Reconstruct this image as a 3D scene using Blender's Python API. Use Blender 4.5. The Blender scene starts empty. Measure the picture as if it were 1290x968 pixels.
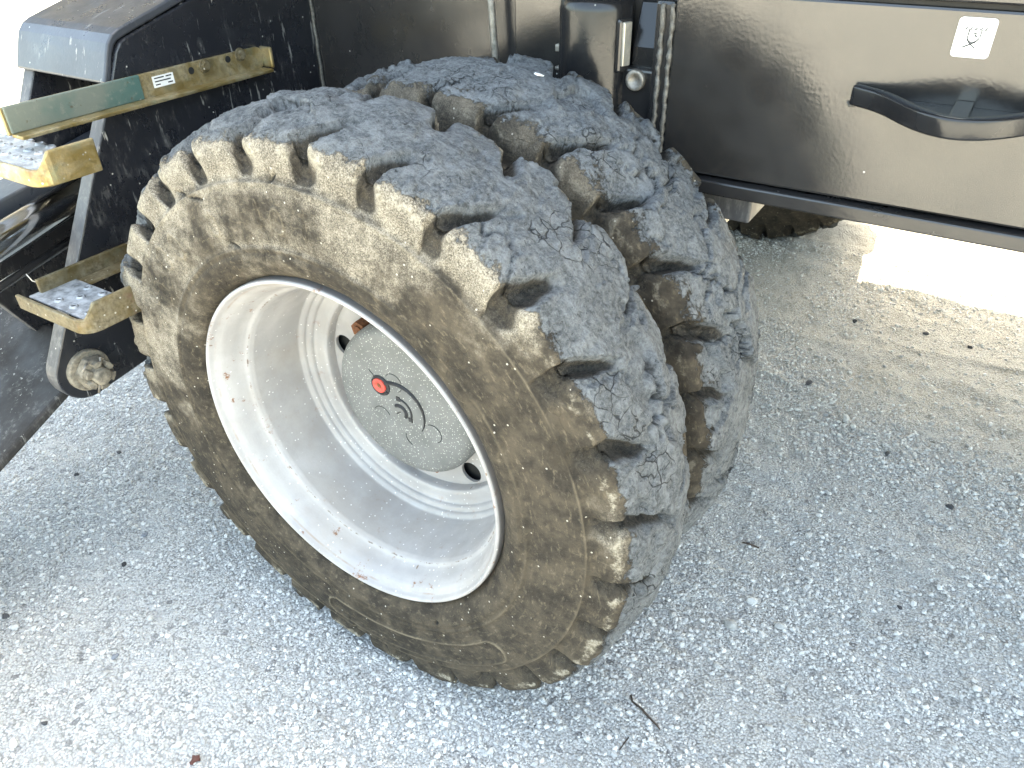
import bpy, bmesh, math, random
import numpy as np
from mathutils import Vector, Matrix
SC = bpy.context.scene
C = SC.collection
rad = math.radians
PI = math.pi
Z0 = 0.495                     # height of the wheel axle above the ground
random.seed(7)
rng = np.random.default_rng(11)

# ------------------------------------------------------------------ camera
R = [[0.8479295708604176, 0.5298354606467531, -0.017024320881934285],
     [0.2899161764402572, -0.4903793041364728, -0.8218739250704672],
     [-0.44380632431107814, 0.691955578569692, -0.5694149838083857]]
cam = bpy.data.cameras.new('camera'); cam_o = bpy.data.objects.new('camera', cam); C.objects.link(cam_o)
right, down, fwd = Vector(R[0]), Vector(R[1]), Vector(R[2])
M = Matrix.Identity(4)
for i in range(3):
    M[i][0] = right[i]; M[i][1] = -down[i]; M[i][2] = -fwd[i]
M.translation = Vector((0.7061, -0.6201, 0.7466 + Z0))
cam_o.matrix_world = M
cam.sensor_width = 36; cam.lens = 955.95 / 1290 * 36; cam.clip_start = 0.02; cam.clip_end = 1000
SC.camera = cam_o
SC.view_settings.view_transform = 'Standard'; SC.view_settings.look = 'None'
SC.view_settings.exposure = 3.42; SC.view_settings.gamma = 1
SC.view_settings.use_white_balance = True; SC.view_settings.white_balance_temperature = 7900; SC.view_settings.white_balance_tint = 1

# ------------------------------------------------------------------ sky and sun
SUN_EL, SUN_AZ = rad(60), rad(12)          # azimuth from +Y towards +X
w = bpy.data.worlds.new('World'); SC.world = w; w.use_nodes = True
nt = w.node_tree; bg = nt.nodes['Background']
sky = nt.nodes.new('ShaderNodeTexSky'); sky.sky_type = 'NISHITA'; sky.sun_disc = False
sky.sun_elevation = SUN_EL; sky.sun_rotation = SUN_AZ; sky.air_density = 1.0; sky.dust_density = 4.0; sky.ozone_density = 0.4
nt.links.new(sky.outputs[0], bg.inputs[0]); bg.inputs[1].default_value = 0.15
sl = bpy.data.lights.new('sun', 'SUN'); sl.energy = 4.0; sl.angle = rad(0.5); sl.color = (1, 0.94, 0.84)
so = bpy.data.objects.new('sun', sl); C.objects.link(so)
sd = Vector((math.sin(SUN_AZ) * math.cos(SUN_EL), math.cos(SUN_AZ) * math.cos(SUN_EL), math.sin(SUN_EL)))
so.rotation_euler = sd.to_track_quat('Z', 'Y').to_euler()

# ------------------------------------------------------------------ materials
class NT:
    """small wrapper to write node materials tersely"""
    def __init__(s, name, rough=0.6, metal=0.0, spec=0.5):
        s.m = bpy.data.materials.new(name); s.m.use_nodes = True
        s.t = s.m.node_tree; s.b = s.t.nodes['Principled BSDF']
        s.b.inputs['Roughness'].default_value = rough; s.b.inputs['Metallic'].default_value = metal
        s.b.inputs['Specular IOR Level'].default_value = spec
        s.co = s.t.nodes.new('ShaderNodeTexCoord').outputs['Object']
    def n(s, typ, **kw):
        x = s.t.nodes.new(typ)
        for k, v in kw.items(): setattr(x, k, v)
        return x
    def inp(s, sock, v):
        if isinstance(v, bpy.types.NodeSocket): s.t.links.new(v, sock)
        elif isinstance(v, (tuple, list)) and sock.type == 'RGBA' and len(v) == 3: sock.default_value = (*v, 1)
        else: sock.default_value = v
    def map(s, scale=(1, 1, 1), loc=(0, 0, 0), rot=(0, 0, 0), co=None):
        x = s.n('ShaderNodeMapping'); s.inp(x.inputs[0], co or s.co)
        x.inputs['Scale'].default_value = scale; x.inputs['Location'].default_value = loc; x.inputs['Rotation'].default_value = rot
        return x.outputs[0]
    def noise(s, scale, detail=6, rough=0.6, co=None, dist=0):
        x = s.n('ShaderNodeTexNoise'); s.inp(x.inputs['Vector'], co or s.co)
        x.inputs['Scale'].default_value = scale; x.inputs['Detail'].default_value = detail; x.inputs['Roughness'].default_value = rough
        x.inputs['Distortion'].default_value = dist
        return x.outputs['Fac']
    def voro(s, scale, feature='F1', co=None, rnd=1.0, out='Distance'):
        x = s.n('ShaderNodeTexVoronoi', feature=feature); s.inp(x.inputs['Vector'], co or s.co)
        x.inputs['Scale'].default_value = scale; x.inputs['Randomness'].default_value = rnd
        return x.outputs[out]
    def ramp(s, f, lo, hi, a=0.0, b=1.0):
        x = s.n('ShaderNodeMapRange', interpolation_type='SMOOTHSTEP'); s.inp(x.inputs[0], f)
        x.inputs[1].default_value = lo; x.inputs[2].default_value = hi; x.inputs[3].default_value = a; x.inputs[4].default_value = b
        return x.outputs[0]
    def math(s, op, a, b=0.0, clamp=False):
        x = s.n('ShaderNodeMath', operation=op, use_clamp=clamp); s.inp(x.inputs[0], a); s.inp(x.inputs[1], b)
        return x.outputs[0]
    def mix(s, f, a, b, mode='MIX'):
        x = s.n('ShaderNodeMix', data_type='RGBA', blend_type=mode)
        s.inp(x.inputs[0], f); s.inp(x.inputs[6], a); s.inp(x.inputs[7], b)
        return x.outputs[2]
    def attr(s, name, out='Fac'):
        x = s.n('ShaderNodeAttribute', attribute_name=name); return x.outputs[out]
    def bump(s, h, dist, strength=1.0, nrm=None):
        x = s.n('ShaderNodeBump'); s.inp(x.inputs['Height'], h); x.inputs['Distance'].default_value = dist
        x.inputs['Strength'].default_value = strength
        if nrm is not None: s.inp(x.inputs['Normal'], nrm)
        return x.outputs[0]
    def set(s, **kw):
        for k, v in kw.items(): s.inp(s.b.inputs[k.replace('_', ' ')], v)
        return s.m

def mat_ground():
    s = NT('crushed_gravel_ground', 0.95, spec=0.2)
    v1 = s.n('ShaderNodeTexVoronoi'); s.inp(v1.inputs['Vector'], s.co); v1.inputs['Scale'].default_value = 210
    v2 = s.n('ShaderNodeTexVoronoi'); s.inp(v2.inputs['Vector'], s.co); v2.inputs['Scale'].default_value = 85
    g1 = s.n('ShaderNodeSeparateColor'); s.inp(g1.inputs[0], v1.outputs['Color'])
    g2 = s.n('ShaderNodeSeparateColor'); s.inp(g2.inputs[0], v2.outputs['Color'])
    fine = s.noise(900, 3, 0.7)
    big = s.noise(2.2, 5, 0.6); mid = s.noise(14, 5, 0.65)
    c = s.mix(g1.outputs[0], (0.48, 0.48, 0.468), (0.72, 0.72, 0.70))
    c = s.mix(s.ramp(v1.outputs['Distance'], 0.40, 0.75), c, (0.30, 0.30, 0.29))
    c = s.mix(s.ramp(g2.outputs[1], 0.9, 0.97, 0, 0.8), c, (0.62, 0.61, 0.58))
    c = s.mix(s.ramp(g2.outputs[2], 0.95, 0.99, 0, 0.7), c, (0.14, 0.14, 0.145))
    c = s.mix(s.ramp(s.noise(70, 6, 0.75), 0.42, 0.30, 0, 0.4), c, (0.19, 0.188, 0.18))
    c = s.mix(s.ramp(mid, 0.42, 0.68, 0, 0.55), c, (0.54, 0.545, 0.54))
    c = s.mix(s.ramp(big, 0.52, 0.72, 0, 0.35), c, (0.42, 0.40, 0.36))
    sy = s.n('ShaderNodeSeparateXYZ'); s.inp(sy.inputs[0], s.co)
    warm_bounce = s.ramp(s.math('ADD', sy.outputs[1], s.math('MULTIPLY', s.math('SUBTRACT', s.noise(1.6, 5), 0.5), 2.6)), 0.40, 1.8, 0, 0.5)
    c = s.mix(warm_bounce, c, s.mix(mid, (0.36, 0.325, 0.25), (0.52, 0.485, 0.40)))  # warm bounce light painted into the ground colour, stronger towards the far side
    c = s.mix(s.ramp(fine, 0.3, 0.7), s.mix(1.0, c, (0.84, 0.84, 0.84), 'MULTIPLY'), c)
    h = s.math('ADD', s.math('MULTIPLY', s.math('SUBTRACT', 1.0, v1.outputs['Distance']), 1.0), s.math('MULTIPLY', fine, 0.5))
    h = s.math('ADD', h, s.math('MULTIPLY', mid, 1.5))
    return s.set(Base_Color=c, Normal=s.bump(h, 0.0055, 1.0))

def mat_pebble(name, a, b):
    s = NT(name, 0.9, spec=0.2)
    r = s.n('ShaderNodeObjectInfo').outputs['Random']
    c = s.mix(r, a, b)
    c = s.mix(s.ramp(s.noise(220, 4, 0.7), 0.35, 0.7), s.mix(1.0, c, (0.72, 0.72, 0.71), 'MULTIPLY'), c)
    return s.set(Base_Color=c, Normal=s.bump(s.noise(300, 4), 0.001, 0.6))

def mat_tyre(name, dusty, dark=1.0, side=1.0, edge=0.8):
    s = NT(name, 0.85, spec=0.25)
    tread = s.attr('tread'); groove = s.attr('groove'); crack = s.attr('crack'); band = s.attr('edge'); dust = s.attr('dust')
    n1 = s.noise(26, 8, 0.7); n2 = s.noise(160, 6, 0.75); n3 = s.noise(520, 4, 0.8); n4 = s.noise(7, 5, 0.6)
    # scuffed blue grey crown
    ct = s.mix(s.ramp(n2, 0.32, 0.68), (0.078, 0.084, 0.089), (0.225, 0.24, 0.248))
    ct = s.mix(s.ramp(n1, 0.45, 0.72, 0, 0.65), ct, (0.32, 0.335, 0.34))
    ct = s.mix(s.ramp(n3, 0.58, 0.7, 0, 0.7), ct, (0.44, 0.455, 0.46))
    scf = s.noise(1.0, 6, 0.75, co=s.map((14, 60, 14)))
    ct = s.mix(s.ramp(scf, 0.52, 0.66, 0, 0.5), ct, (0.30, 0.315, 0.325))
    ct = s.mix(s.ramp(scf, 0.40, 0.32, 0, 0.4), ct, (0.035, 0.037, 0.04))
    ct = s.mix(s.ramp(n3, 0.40, 0.30, 0, 0.6), ct, (0.04, 0.043, 0.047))
    vd = s.voro(34, 'DISTANCE_TO_EDGE', co=s.n_warp(30, 0.03)); vm = s.ramp(s.noise(11, 4), 0.5, 0.62)
    crk = s.math('MULTIPLY', s.ramp(vd, 0.035, 0.005), vm)
    ct = s.mix(s.math('MULTIPLY', crk, 0.85), ct, (0.018, 0.019, 0.021))
    pit = s.ramp(s.noise(260, 3, 0.6), 0.36, 0.28)
    ct = s.mix(s.math('MULTIPLY', pit, 0.75), ct, (0.025, 0.027, 0.03))
    # dusty brown side wall
    pol = s.attr('polar', 'Vector')
    streak = s.noise(1.0, 7, 0.7, co=s.map((26, 150, 1), co=pol))
    cs = s.mix(s.ramp(n1, 0.35, 0.65), (0.029, 0.0255, 0.021), (0.083, 0.070, 0.053))
    cs = s.mix(s.ramp(streak, 0.52, 0.72, 0, 0.55), cs, (0.24, 0.205, 0.15))
    scr = s.noise(1.0, 5, 0.75, co=s.map((7, 7, 90), rot=(0.5, 0.9, 0.4)))
    cs = s.mix(s.ramp(scr, 0.64, 0.72, 0, 0.35), cs, (0.26, 0.23, 0.18))
    dl = s.ramp(s.math('ADD', dust, s.math('ADD', s.math('MULTIPLY', s.math('SUBTRACT', n1, 0.5), 1.0), s.math('MULTIPLY', s.math('SUBTRACT', n4, 0.5), 2.2))), 0.3, 0.95, 0, dusty)
    cd = s.mix(s.ramp(s.math('ADD', s.math('MULTIPLY', n3, 0.7), s.math('MULTIPLY', n1, 0.3)), 0.4, 0.62), (0.085, 0.075, 0.061), (0.40, 0.37, 0.315))
    cs = s.mix(s.math('MULTIPLY', dl, s.ramp(n2, 0.25, 0.6, 0.62, 1.0)), cs, cd)
    fl = s.n('ShaderNodeTexVoronoi'); s.inp(fl.inputs['Vector'], s.co); fl.inputs['Scale'].default_value = 95
    fc = s.n('ShaderNodeSeparateColor'); s.inp(fc.inputs[0], fl.outputs['Color'])
    fleck = s.math('MULTIPLY', s.ramp(fl.outputs['Distance'], 0.16, 0.10), s.ramp(fc.outputs[0], 0.80, 0.83))
    cs = s.mix(s.math('MULTIPLY', fleck, 0.8), cs, (0.55, 0.53, 0.48))
    cs = s.mix(s.math('MULTIPLY', s.ramp(s.attr('emb'), 0.25, 0.9), 0.4), cs, (0.34, 0.29, 0.21))
    cs = s.mix(s.ramp(n4, 0.40, 0.30, 0, 0.6), cs, (0.03, 0.026, 0.02))
    cs = s.mix(1.0, cs, (side, side * 0.95, side * 0.88), 'MULTIPLY')
    tr = s.ramp(s.math('ADD', tread, s.math('ADD', s.math('MULTIPLY', s.math('SUBTRACT', n2, 0.5), 0.7), s.math('MULTIPLY', s.math('SUBTRACT', s.noise(38, 5, 0.65), 0.5), 1.5))), 0.40, 0.58)
    c = s.mix(tr, cs, ct)
    eb = s.ramp(s.math('ADD', band, s.math('ADD', s.math('MULTIPLY', s.math('SUBTRACT', n1, 0.5), 1.3), s.math('MULTIPLY', s.math('SUBTRACT', n2, 0.5), 0.9))), 0.38, 0.72, 0, edge)
    c = s.mix(eb, c, s.mix(s.ramp(n2, 0.35, 0.65), (0.17, 0.145, 0.10), (0.42, 0.375, 0.295)))
    cg = s.mix(s.ramp(n2, 0.3, 0.7), (0.018, 0.016, 0.014), (0.075, 0.062, 0.045))
    cg = s.mix(s.ramp(n3, 0.6, 0.7, 0, 0.7), cg, (0.30, 0.28, 0.25))
    c = s.mix(s.ramp(s.math('ADD', groove, s.math('MULTIPLY', s.math('SUBTRACT', n1, 0.5), 0.5)), 0.2, 0.55, 0, 0.9), c, cg)
    c = s.mix(s.ramp(crack, 0.2, 0.8, 0, 0.85), c, (0.02, 0.02, 0.02))
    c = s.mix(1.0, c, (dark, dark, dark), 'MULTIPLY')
    h = s.math('ADD', s.math('MULTIPLY', n2, 1.0), s.math('MULTIPLY', n3, 0.5))
    h = s.math('SUBTRACT', h, s.math('ADD', s.math('MULTIPLY', crk, 0.5), s.math('MULTIPLY', pit, 0.25)))
    h = s.math('MULTIPLY', h, s.math('ADD', 0.28, s.math('MULTIPLY', tr, 0.85)))
    return s.set(Base_Color=c, Normal=s.bump(h, s.bumpd, 1.0))
def n_warp(s, scale, amt):
    x = s.n('ShaderNodeTexNoise'); s.inp(x.inputs['Vector'], s.co); x.inputs['Scale'].default_value = scale
    v = s.n('ShaderNodeVectorMath', operation='MULTIPLY_ADD'); s.inp(v.inputs[0], x.outputs['Color']); v.inputs[1].default_value = (amt,) * 3
    s.inp(v.inputs[2], s.co)
    return v.outputs[0]
NT.n_warp = n_warp; NT.bumpd = 0.0065

def flecks(s, scale, size, keep, stretch=(1, 1, 1)):
    fl = s.n('ShaderNodeTexVoronoi'); s.inp(fl.inputs['Vector'], s.map(stretch)); fl.inputs['Scale'].default_value = scale
    fc = s.n('ShaderNodeSeparateColor'); s.inp(fc.inputs[0], fl.outputs['Color'])
    return s.math('MULTIPLY', s.ramp(fl.outputs['Distance'], size, size * 0.6), s.ramp(fc.outputs[0], 1 - keep - 0.01, 1 - keep + 0.01))

def mat_rim():
    s = NT('silver_rim_paint', 0.34, spec=0.5)
    c = s.mix(s.ramp(s.noise(9, 5), 0.35, 0.7), (0.34, 0.322, 0.31), (0.45, 0.43, 0.415))
    c = s.mix(s.math('MULTIPLY', s.ramp(s.noise(4, 6, 0.65), 0.48, 0.7), 0.5), c, (0.30, 0.26, 0.215))
    c = s.mix(s.math('MULTIPLY', flecks(s, 130, 0.2, 0.3, (1, 1, 1)), 0.75), c, (0.85, 0.84, 0.8))
    c = s.mix(s.math('MULTIPLY', flecks(s, 45, 0.13, 0.12, (1.3, 0.5, 0.9)), 0.8), c, (0.16, 0.09, 0.05))
    rust = s.math('MULTIPLY', s.ramp(s.noise(30, 6, 0.75), 0.60, 0.68), s.ramp(s.noise(120, 4), 0.4, 0.6))
    c = s.mix(s.math('MULTIPLY', rust, s.attr('lip')), c, (0.20, 0.085, 0.035))
    sep = s.n('ShaderNodeSeparateXYZ'); s.inp(sep.inputs[0], s.co)
    r = s.math('POWER', s.math('ADD', s.math('POWER', sep.outputs[0], 2.0), s.math('POWER', sep.outputs[2], 2.0)), 0.5)
    line = s.ramp(s.math('ABSOLUTE', s.math('SUBTRACT', r, 0.2785)), 0.0016, 0.0003)
    c = s.mix(s.math('MULTIPLY', line, s.ramp(s.noise(12, 5), 0.42, 0.6, 0, 0.55)), c, (0.24, 0.15, 0.09))
    line2 = s.math('MULTIPLY', s.ramp(s.math('ABSOLUTE', s.math('SUBTRACT', r, s.math('ADD', 0.252, s.math('MULTIPLY', s.noise(14, 3), 0.006)))), 0.0012, 0.0003), s.ramp(s.noise(60, 5, 0.8), 0.5, 0.6))
    c = s.mix(s.math('MULTIPLY', line2, 0.9), c, (0.12, 0.075, 0.045))
    c = s.mix(s.math('MULTIPLY', s.ramp(r, 0.2884, 0.2892), 0.8), c, (0.13, 0.12, 0.115))
    return s.set(Base_Color=c, Roughness=s.ramp(s.noise(40, 4), 0.3, 0.7, 0.3, 0.5), Normal=s.bump(s.noise(300, 3), 0.0006, 0.35))

def mat_cover():
    s = NT('speckled_grey_cover', 0.55)
    c = s.mix(s.ramp(s.noise(20, 4), 0.3, 0.7), (0.125, 0.127, 0.121), (0.165, 0.167, 0.16))
    c = s.mix(s.math('MULTIPLY', flecks(s, 260, 0.3, 0.6), 0.6), c, (0.62, 0.62, 0.56))
    c = s.mix(s.math('MULTIPLY', flecks(s, 150, 0.2, 0.25), 0.7), c, (0.75, 0.74, 0.68))
    return s.set(Base_Color=c, Normal=s.bump(s.noise(250, 3), 0.0008, 0.4))

def mat_paint(name, base, rough=0.16, dust=0.0, drips=0.0, orange=0.5, flk=0.03, spec=0.5, ior=1.6, dmap=(75, 75, 9)):
    """dark machine paint with orange peel, dust and lime drips"""
    s = NT(name, rough, spec=spec)
    s.b.inputs['IOR'].default_value = ior
    c = s.mix(s.ramp(s.noise(6, 5), 0.3, 0.7), tuple(v * 0.85 for v in base), tuple(v * 1.15 for v in base))
    rgh = s.ramp(s.noise(11, 5), 0.3, 0.75, rough * 0.8, rough * 1.5)
    if dust:
        d = s.ramp(s.noise(13, 8, 0.75), 0.62 - dust * 0.4, 0.85, 0, 0.8)
        d2 = s.ramp(s.noise(90, 5, 0.75, co=s.map((1, 1, 0.25))), 0.45, 0.7)
        dm = s.math('MULTIPLY', d, d2)
        c = s.mix(dm, c, (0.36, 0.35, 0.33)); rgh = s.math('ADD', rgh, s.math('MULTIPLY', dm, 0.5), True)
    if drips:
        st = s.noise(1.0, 4, 0.65, co=s.map(dmap))
        msk = s.ramp(s.noise(5.5, 4), 0.62 - drips * 0.3, 0.75)
        dm = s.math('MULTIPLY', s.ramp(st, 0.625, 0.66), msk)
        c = s.mix(s.math('MULTIPLY', dm, 0.75), c, (0.45, 0.44, 0.41)); rgh = s.math('ADD', rgh, s.math('MULTIPLY', dm, 0.5), True)
    if flk:
        f = flecks(s, 75, 0.13, flk)
        c = s.mix(s.math('MULTIPLY', f, 0.85), c, (0.55, 0.54, 0.5))
    nb = s.bump(s.noise(190, 2, 0.5), 0.0015 * orange, 0.35)
    nb = s.bump(s.noise(7, 2, 0.5), 0.012 * orange, 0.25, nb)
    return s.set(Base_Color=c, Roughness=rgh, Normal=nb)

def mat_zinc(name, dirt, k=1.0):
    s = NT(name, 0.36, metal=0.75)
    c = s.mix(s.ramp(s.noise(17, 5, 0.6, dist=1.0), 0.35, 0.66), (0.32, 0.245, 0.09), (0.50, 0.44, 0.27))
    c = s.mix(s.ramp(s.noise(31, 5), 0.55, 0.75, 0, 0.7), c, (0.30, 0.36, 0.24))
    c = s.mix(s.ramp(s.noise(23, 4), 0.62, 0.75, 0, 0.6), c, (0.45, 0.22, 0.20))
    c = s.mix(1.0, c, (k, k * .93, k * .9), 'MULTIPLY')
    d = s.math('MULTIPLY', s.ramp(s.noise(20, 8, 0.75), 0.62 - dirt * 0.35, 0.72), 0.85)
    c = s.mix(d, c, s.mix(s.ramp(s.noise(140, 5), .3, .7), (0.06, 0.047, 0.027), (0.25, 0.215, 0.15)))
    c = s.mix(s.math('MULTIPLY', flecks(s, 110, 0.22, 0.06 + 0.2 * dirt), 0.8), c, (0.6, 0.58, 0.52))
    return s.set(Base_Color=c, Metallic=s.math('SUBTRACT', 0.75, s.math('MULTIPLY', d, 0.7)), Roughness=s.math('ADD', 0.34, s.math('MULTIPLY', d, 0.5)),
                 Normal=s.bump(s.noise(160, 5), 0.001, 0.5))

def mat_simple(name, col, rough=0.5, metal=0.0, var=0.25, bump=0.0006, scale=60):
    s = NT(name, rough, metal)
    c = s.mix(s.ramp(s.noise(scale, 5, 0.7), 0.3, 0.7), tuple(v * (1 - var) for v in col), tuple(min(1, v * (1 + var)) for v in col))
    return s.set(Base_Color=c, Normal=s.bump(s.noise(scale * 4, 4), bump, 0.5))

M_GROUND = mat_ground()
M_PEB = mat_pebble('pale_stone', (0.40, 0.40, 0.39), (0.70, 0.70, 0.68))
M_GRAV = mat_pebble('gravel_stone', (0.42, 0.422, 0.415), (0.80, 0.80, 0.78))
M_DARK = mat_pebble('dark_stone', (0.035, 0.036, 0.04), (0.11, 0.11, 0.115))
M_BLUE = mat_pebble('blue_grey_stone', (0.16, 0.18, 0.21), (0.24, 0.26, 0.29))
M_TYRE1 = mat_tyre('dusty_tyre_rubber', 1.0)
M_TYRE2 = mat_tyre('brown_tyre_rubber', 0.4, 1.0, 0.72, 0.3)
M_TYRE3 = mat_tyre('shaded_tyre_rubber', 0.1, 0.45)  # same tyre rubber, darkened to paint in the shade under the frame
M_RIM = mat_rim(); M_COVER = mat_cover()
M_PANEL = mat_paint('gloss_charcoal_panel', (0.024, 0.0225, 0.0215), 0.165, flk=0.015, ior=1.74, orange=0.25)
M_CHAS = mat_paint('charcoal_machine_paint', (0.024, 0.023, 0.023), 0.2, flk=0.02, ior=1.6, orange=0.3)
M_GRIP = mat_paint('black_handle_paint', (0.016, 0.016, 0.017), 0.2, flk=0.03, ior=1.5, orange=0.3)
M_BRKT = mat_paint('dark_bracket_paint', (0.017, 0.018, 0.022), 0.24, drips=1.0, dust=0.34, flk=0.018)
M_DUSTY = mat_paint('dusty_grey_edge', (0.06, 0.06, 0.064), 0.45, dust=0.95, flk=0.05)
M_HOOD = mat_paint('blue_grey_hood', (0.045, 0.049, 0.058), 0.3, drips=1.9, dust=0.35, flk=0.12, dmap=(90, 11, 22))
M_ARM = mat_paint('scuffed_leg_paint', (0.028, 0.026, 0.025), 0.62, dust=0.5, drips=0.7, flk=0.05, ior=1.35)
M_ZINC = mat_zinc('yellow_zinc_steel', 0.55); M_ZINCD = mat_zinc('dirty_zinc_steel', 1.0, 0.5)
M_TREADPL = mat_simple('galvanised_step', (0.34, 0.35, 0.36), 0.5, 0.3, 0.45, 0.001, 60)
def mat_tape():
    s = NT('weathered_green_tape', 0.6)
    c = s.mix(s.ramp(s.noise(8, 4), 0.35, 0.65), (0.055, 0.115, 0.10), (0.15, 0.165, 0.135))
    c = s.mix(s.ramp(s.noise(70, 6, 0.75), 0.5, 0.7, 0, 0.7), c, (0.21, 0.21, 0.17))
    c = s.mix(s.math('MULTIPLY', flecks(s, 38, 0.2, 0.16, (1, 1, 0.5)), 0.85), c, (0.5, 0.5, 0.46))
    c = s.mix(s.ramp(s.noise(45, 5, 0.75), 0.62, 0.66, 0, 0.8), c, (0.09, 0.065, 0.04))
    return s.set(Base_Color=c, Normal=s.bump(s.noise(60, 5), 0.001, 0.6))
M_TEAL = mat_tape()
M_STEEL = mat_simple('worn_steel', (0.30, 0.27, 0.23), 0.5, 0.5, 0.4, 0.001, 70)
M_MUDDY = mat_simple('muddy_steel', (0.22, 0.19, 0.145), 0.75, 0.1, 0.5, 0.002, 60)
M_CHROME = mat_simple('chromed_rod', (0.75, 0.75, 0.74), 0.12, 1.0, 0.05, 0.0001, 30)
M_BLACK = mat_simple('black_recess', (0.012, 0.012, 0.012), 0.7)
M_INK = mat_simple('black_ink', (0.02, 0.02, 0.022), 0.6)
M_WHITE = mat_simple('white_sticker', (0.80, 0.79, 0.76), 0.4, 0, 0.03)
M_RED = mat_simple('red_plug', (0.62, 0.075, 0.055), 0.5, 0, 0.15)
M_RUST = mat_simple('rusty_steel', (0.16, 0.06, 0.025), 0.8, 0.1, 0.5, 0.001, 80)
M_WELD = mat_simple('weld_bead', (0.10, 0.095, 0.085), 0.3, 0.1, 0.6, 0.002, 150)
M_TWIG = mat_simple('dry_twig', (0.045, 0.032, 0.024), 0.85, 0, 0.4)
M_LEAF = mat_simple('rust_flake', (0.075, 0.022, 0.015), 0.7, 0, 0.3)
M_NAME = mat_simple('aluminium_nameplate', (0.55, 0.52, 0.45), 0.35, 0.6, 0.15)
M_BODY = mat_paint('upper_body_paint', (0.05, 0.05, 0.052), 0.3, flk=0)

# ------------------------------------------------------------------ helpers
def obj(name, bm, mat, parent=None, smooth=False, bevel=0.0, seg=2, label=None, **props):
    me = bpy.data.meshes.new(name)
    if isinstance(bm, bmesh.types.BMesh):
        bmesh.ops.recalc_face_normals(bm, faces=bm.faces); bm.to_mesh(me); bm.free()
    else:
        me.from_pydata(bm[0], [], bm[1])
    o = bpy.data.objects.new(name, me); C.objects.link(o); me.materials.append(mat)
    if parent is not None: o.parent = parent
    if smooth:
        for p in me.polygons: p.use_smooth = True
    if bevel:
        b = o.modifiers.new('bevel', 'BEVEL'); b.width = bevel; b.segments = seg; b.limit_method = 'ANGLE'; b.angle_limit = rad(35)
        b.harden_normals = False
    if label: o['label'] = label
    for k, v in props.items(): o[k] = v
    return o
def thing(name, label, cat, loc=(0, 0, 0), group=None):
    o = bpy.data.objects.new(name, None); C.objects.link(o); o.location = loc
    o['label'] = label; o['category'] = cat
    if group: o['group'] = group
    return o
def part_empty(name, parent, loc=(0, 0, 0), label=None):
    o = bpy.data.objects.new(name, None); C.objects.link(o); o.parent = parent; o.location = loc
    if label: o['label'] = label
    return o
def box(bm, lo, hi):
    x0, y0, z0 = lo; x1, y1, z1 = hi
    v = [bm.verts.new(p) for p in [(x0, y0, z0), (x1, y0, z0), (x1, y1, z0), (x0, y1, z0), (x0, y0, z1), (x1, y0, z1), (x1, y1, z1), (x0, y1, z1)]]
    for f in [(0, 3, 2, 1), (4, 5, 6, 7), (0, 1, 5, 4), (1, 2, 6, 5), (2, 3, 7, 6), (3, 0, 4, 7)]: bm.faces.new([v[i] for i in f])
    return bm
def prism(bm, pts, axis, a, b):
    """extrude a 2D outline along an axis from a to b; pts are the two other coordinates in xyz order"""
    def P(p, t): return {'x': (t, p[0], p[1]), 'y': (p[0], t, p[1]), 'z': (p[0], p[1], t)}[axis]
    A = [bm.verts.new(P(p, a)) for p in pts]; B = [bm.verts.new(P(p, b)) for p in pts]
    n = len(pts)
    bm.faces.new(A); bm.faces.new(B[::-1])
    for i in range(n): bm.faces.new((A[i], B[i], B[(i + 1) % n], A[(i + 1) % n]))
    return bm
def cyl(bm, p0, p1, r0, r1=None, n=24, caps=True):
    p0, p1 = Vector(p0), Vector(p1); r1 = r0 if r1 is None else r1
    d = (p1 - p0).normalized(); u = d.orthogonal().normalized(); v = d.cross(u)
    A = []; B = []
    for i in range(n):
        t = 2 * PI * i / n; k = u * math.cos(t) + v * math.sin(t)
        A.append(bm.verts.new(p0 + k * r0)); B.append(bm.verts.new(p1 + k * r1))
    for i in range(n): bm.faces.new((A[i], A[(i + 1) % n], B[(i + 1) % n], B[i]))
    if caps: bm.faces.new(A[::-1]); bm.faces.new(B)
    return bm
def tube(bm, pts, r, n=8, closed=False):
    pts = [Vector(p) for p in pts]; rings = []
    m = len(pts)
    for i, p in enumerate(pts):
        a = pts[i - 1] if (i > 0 or closed) else p; b = pts[(i + 1) % m] if (i < m - 1 or closed) else p
        d = (b - a).normalized()
        ref = Vector((0.12, 0.3, 0.95)) if abs(d.z) < 0.9 else Vector((1, 0.1, 0))
        u = d.cross(ref).normalized(); v = d.cross(u)
        rr = r[i] if isinstance(r, (list, tuple)) else r
        rings.append([bm.verts.new(p + (u * math.cos(2 * PI * k / n) + v * math.sin(2 * PI * k / n)) * rr) for k in range(n)])
    for i in range(m if closed else m - 1):
        A, B = rings[i], rings[(i + 1) % m]
        for k in range(n): bm.faces.new((A[k], A[(k + 1) % n], B[(k + 1) % n], B[k]))
    if not closed: bm.faces.new(rings[0][::-1]); bm.faces.new(rings[-1])
    return bm
def lathe_y(bm, prof, n=96, closed=False, z=0.0):
    """revolve (y, r) profile round the Y axis"""
    rings = []
    for (y, r) in prof:
        rings.append([bm.verts.new((r * math.cos(2 * PI * k / n), y, z + r * math.sin(2 * PI * k / n))) for k in range(n)] if r > 1e-6 else [bm.verts.new((0, y, z))])
    for A, B in zip(rings, rings[1:]):
        for k in range(n):
            if len(B) == 1: bm.faces.new((A[k], A[(k + 1) % n], B[0]))
            elif len(A) == 1: bm.faces.new((A[0], B[(k + 1) % n], B[k]))
            else: bm.faces.new((A[k], A[(k + 1) % n], B[(k + 1) % n], B[k]))
    return bm
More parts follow.
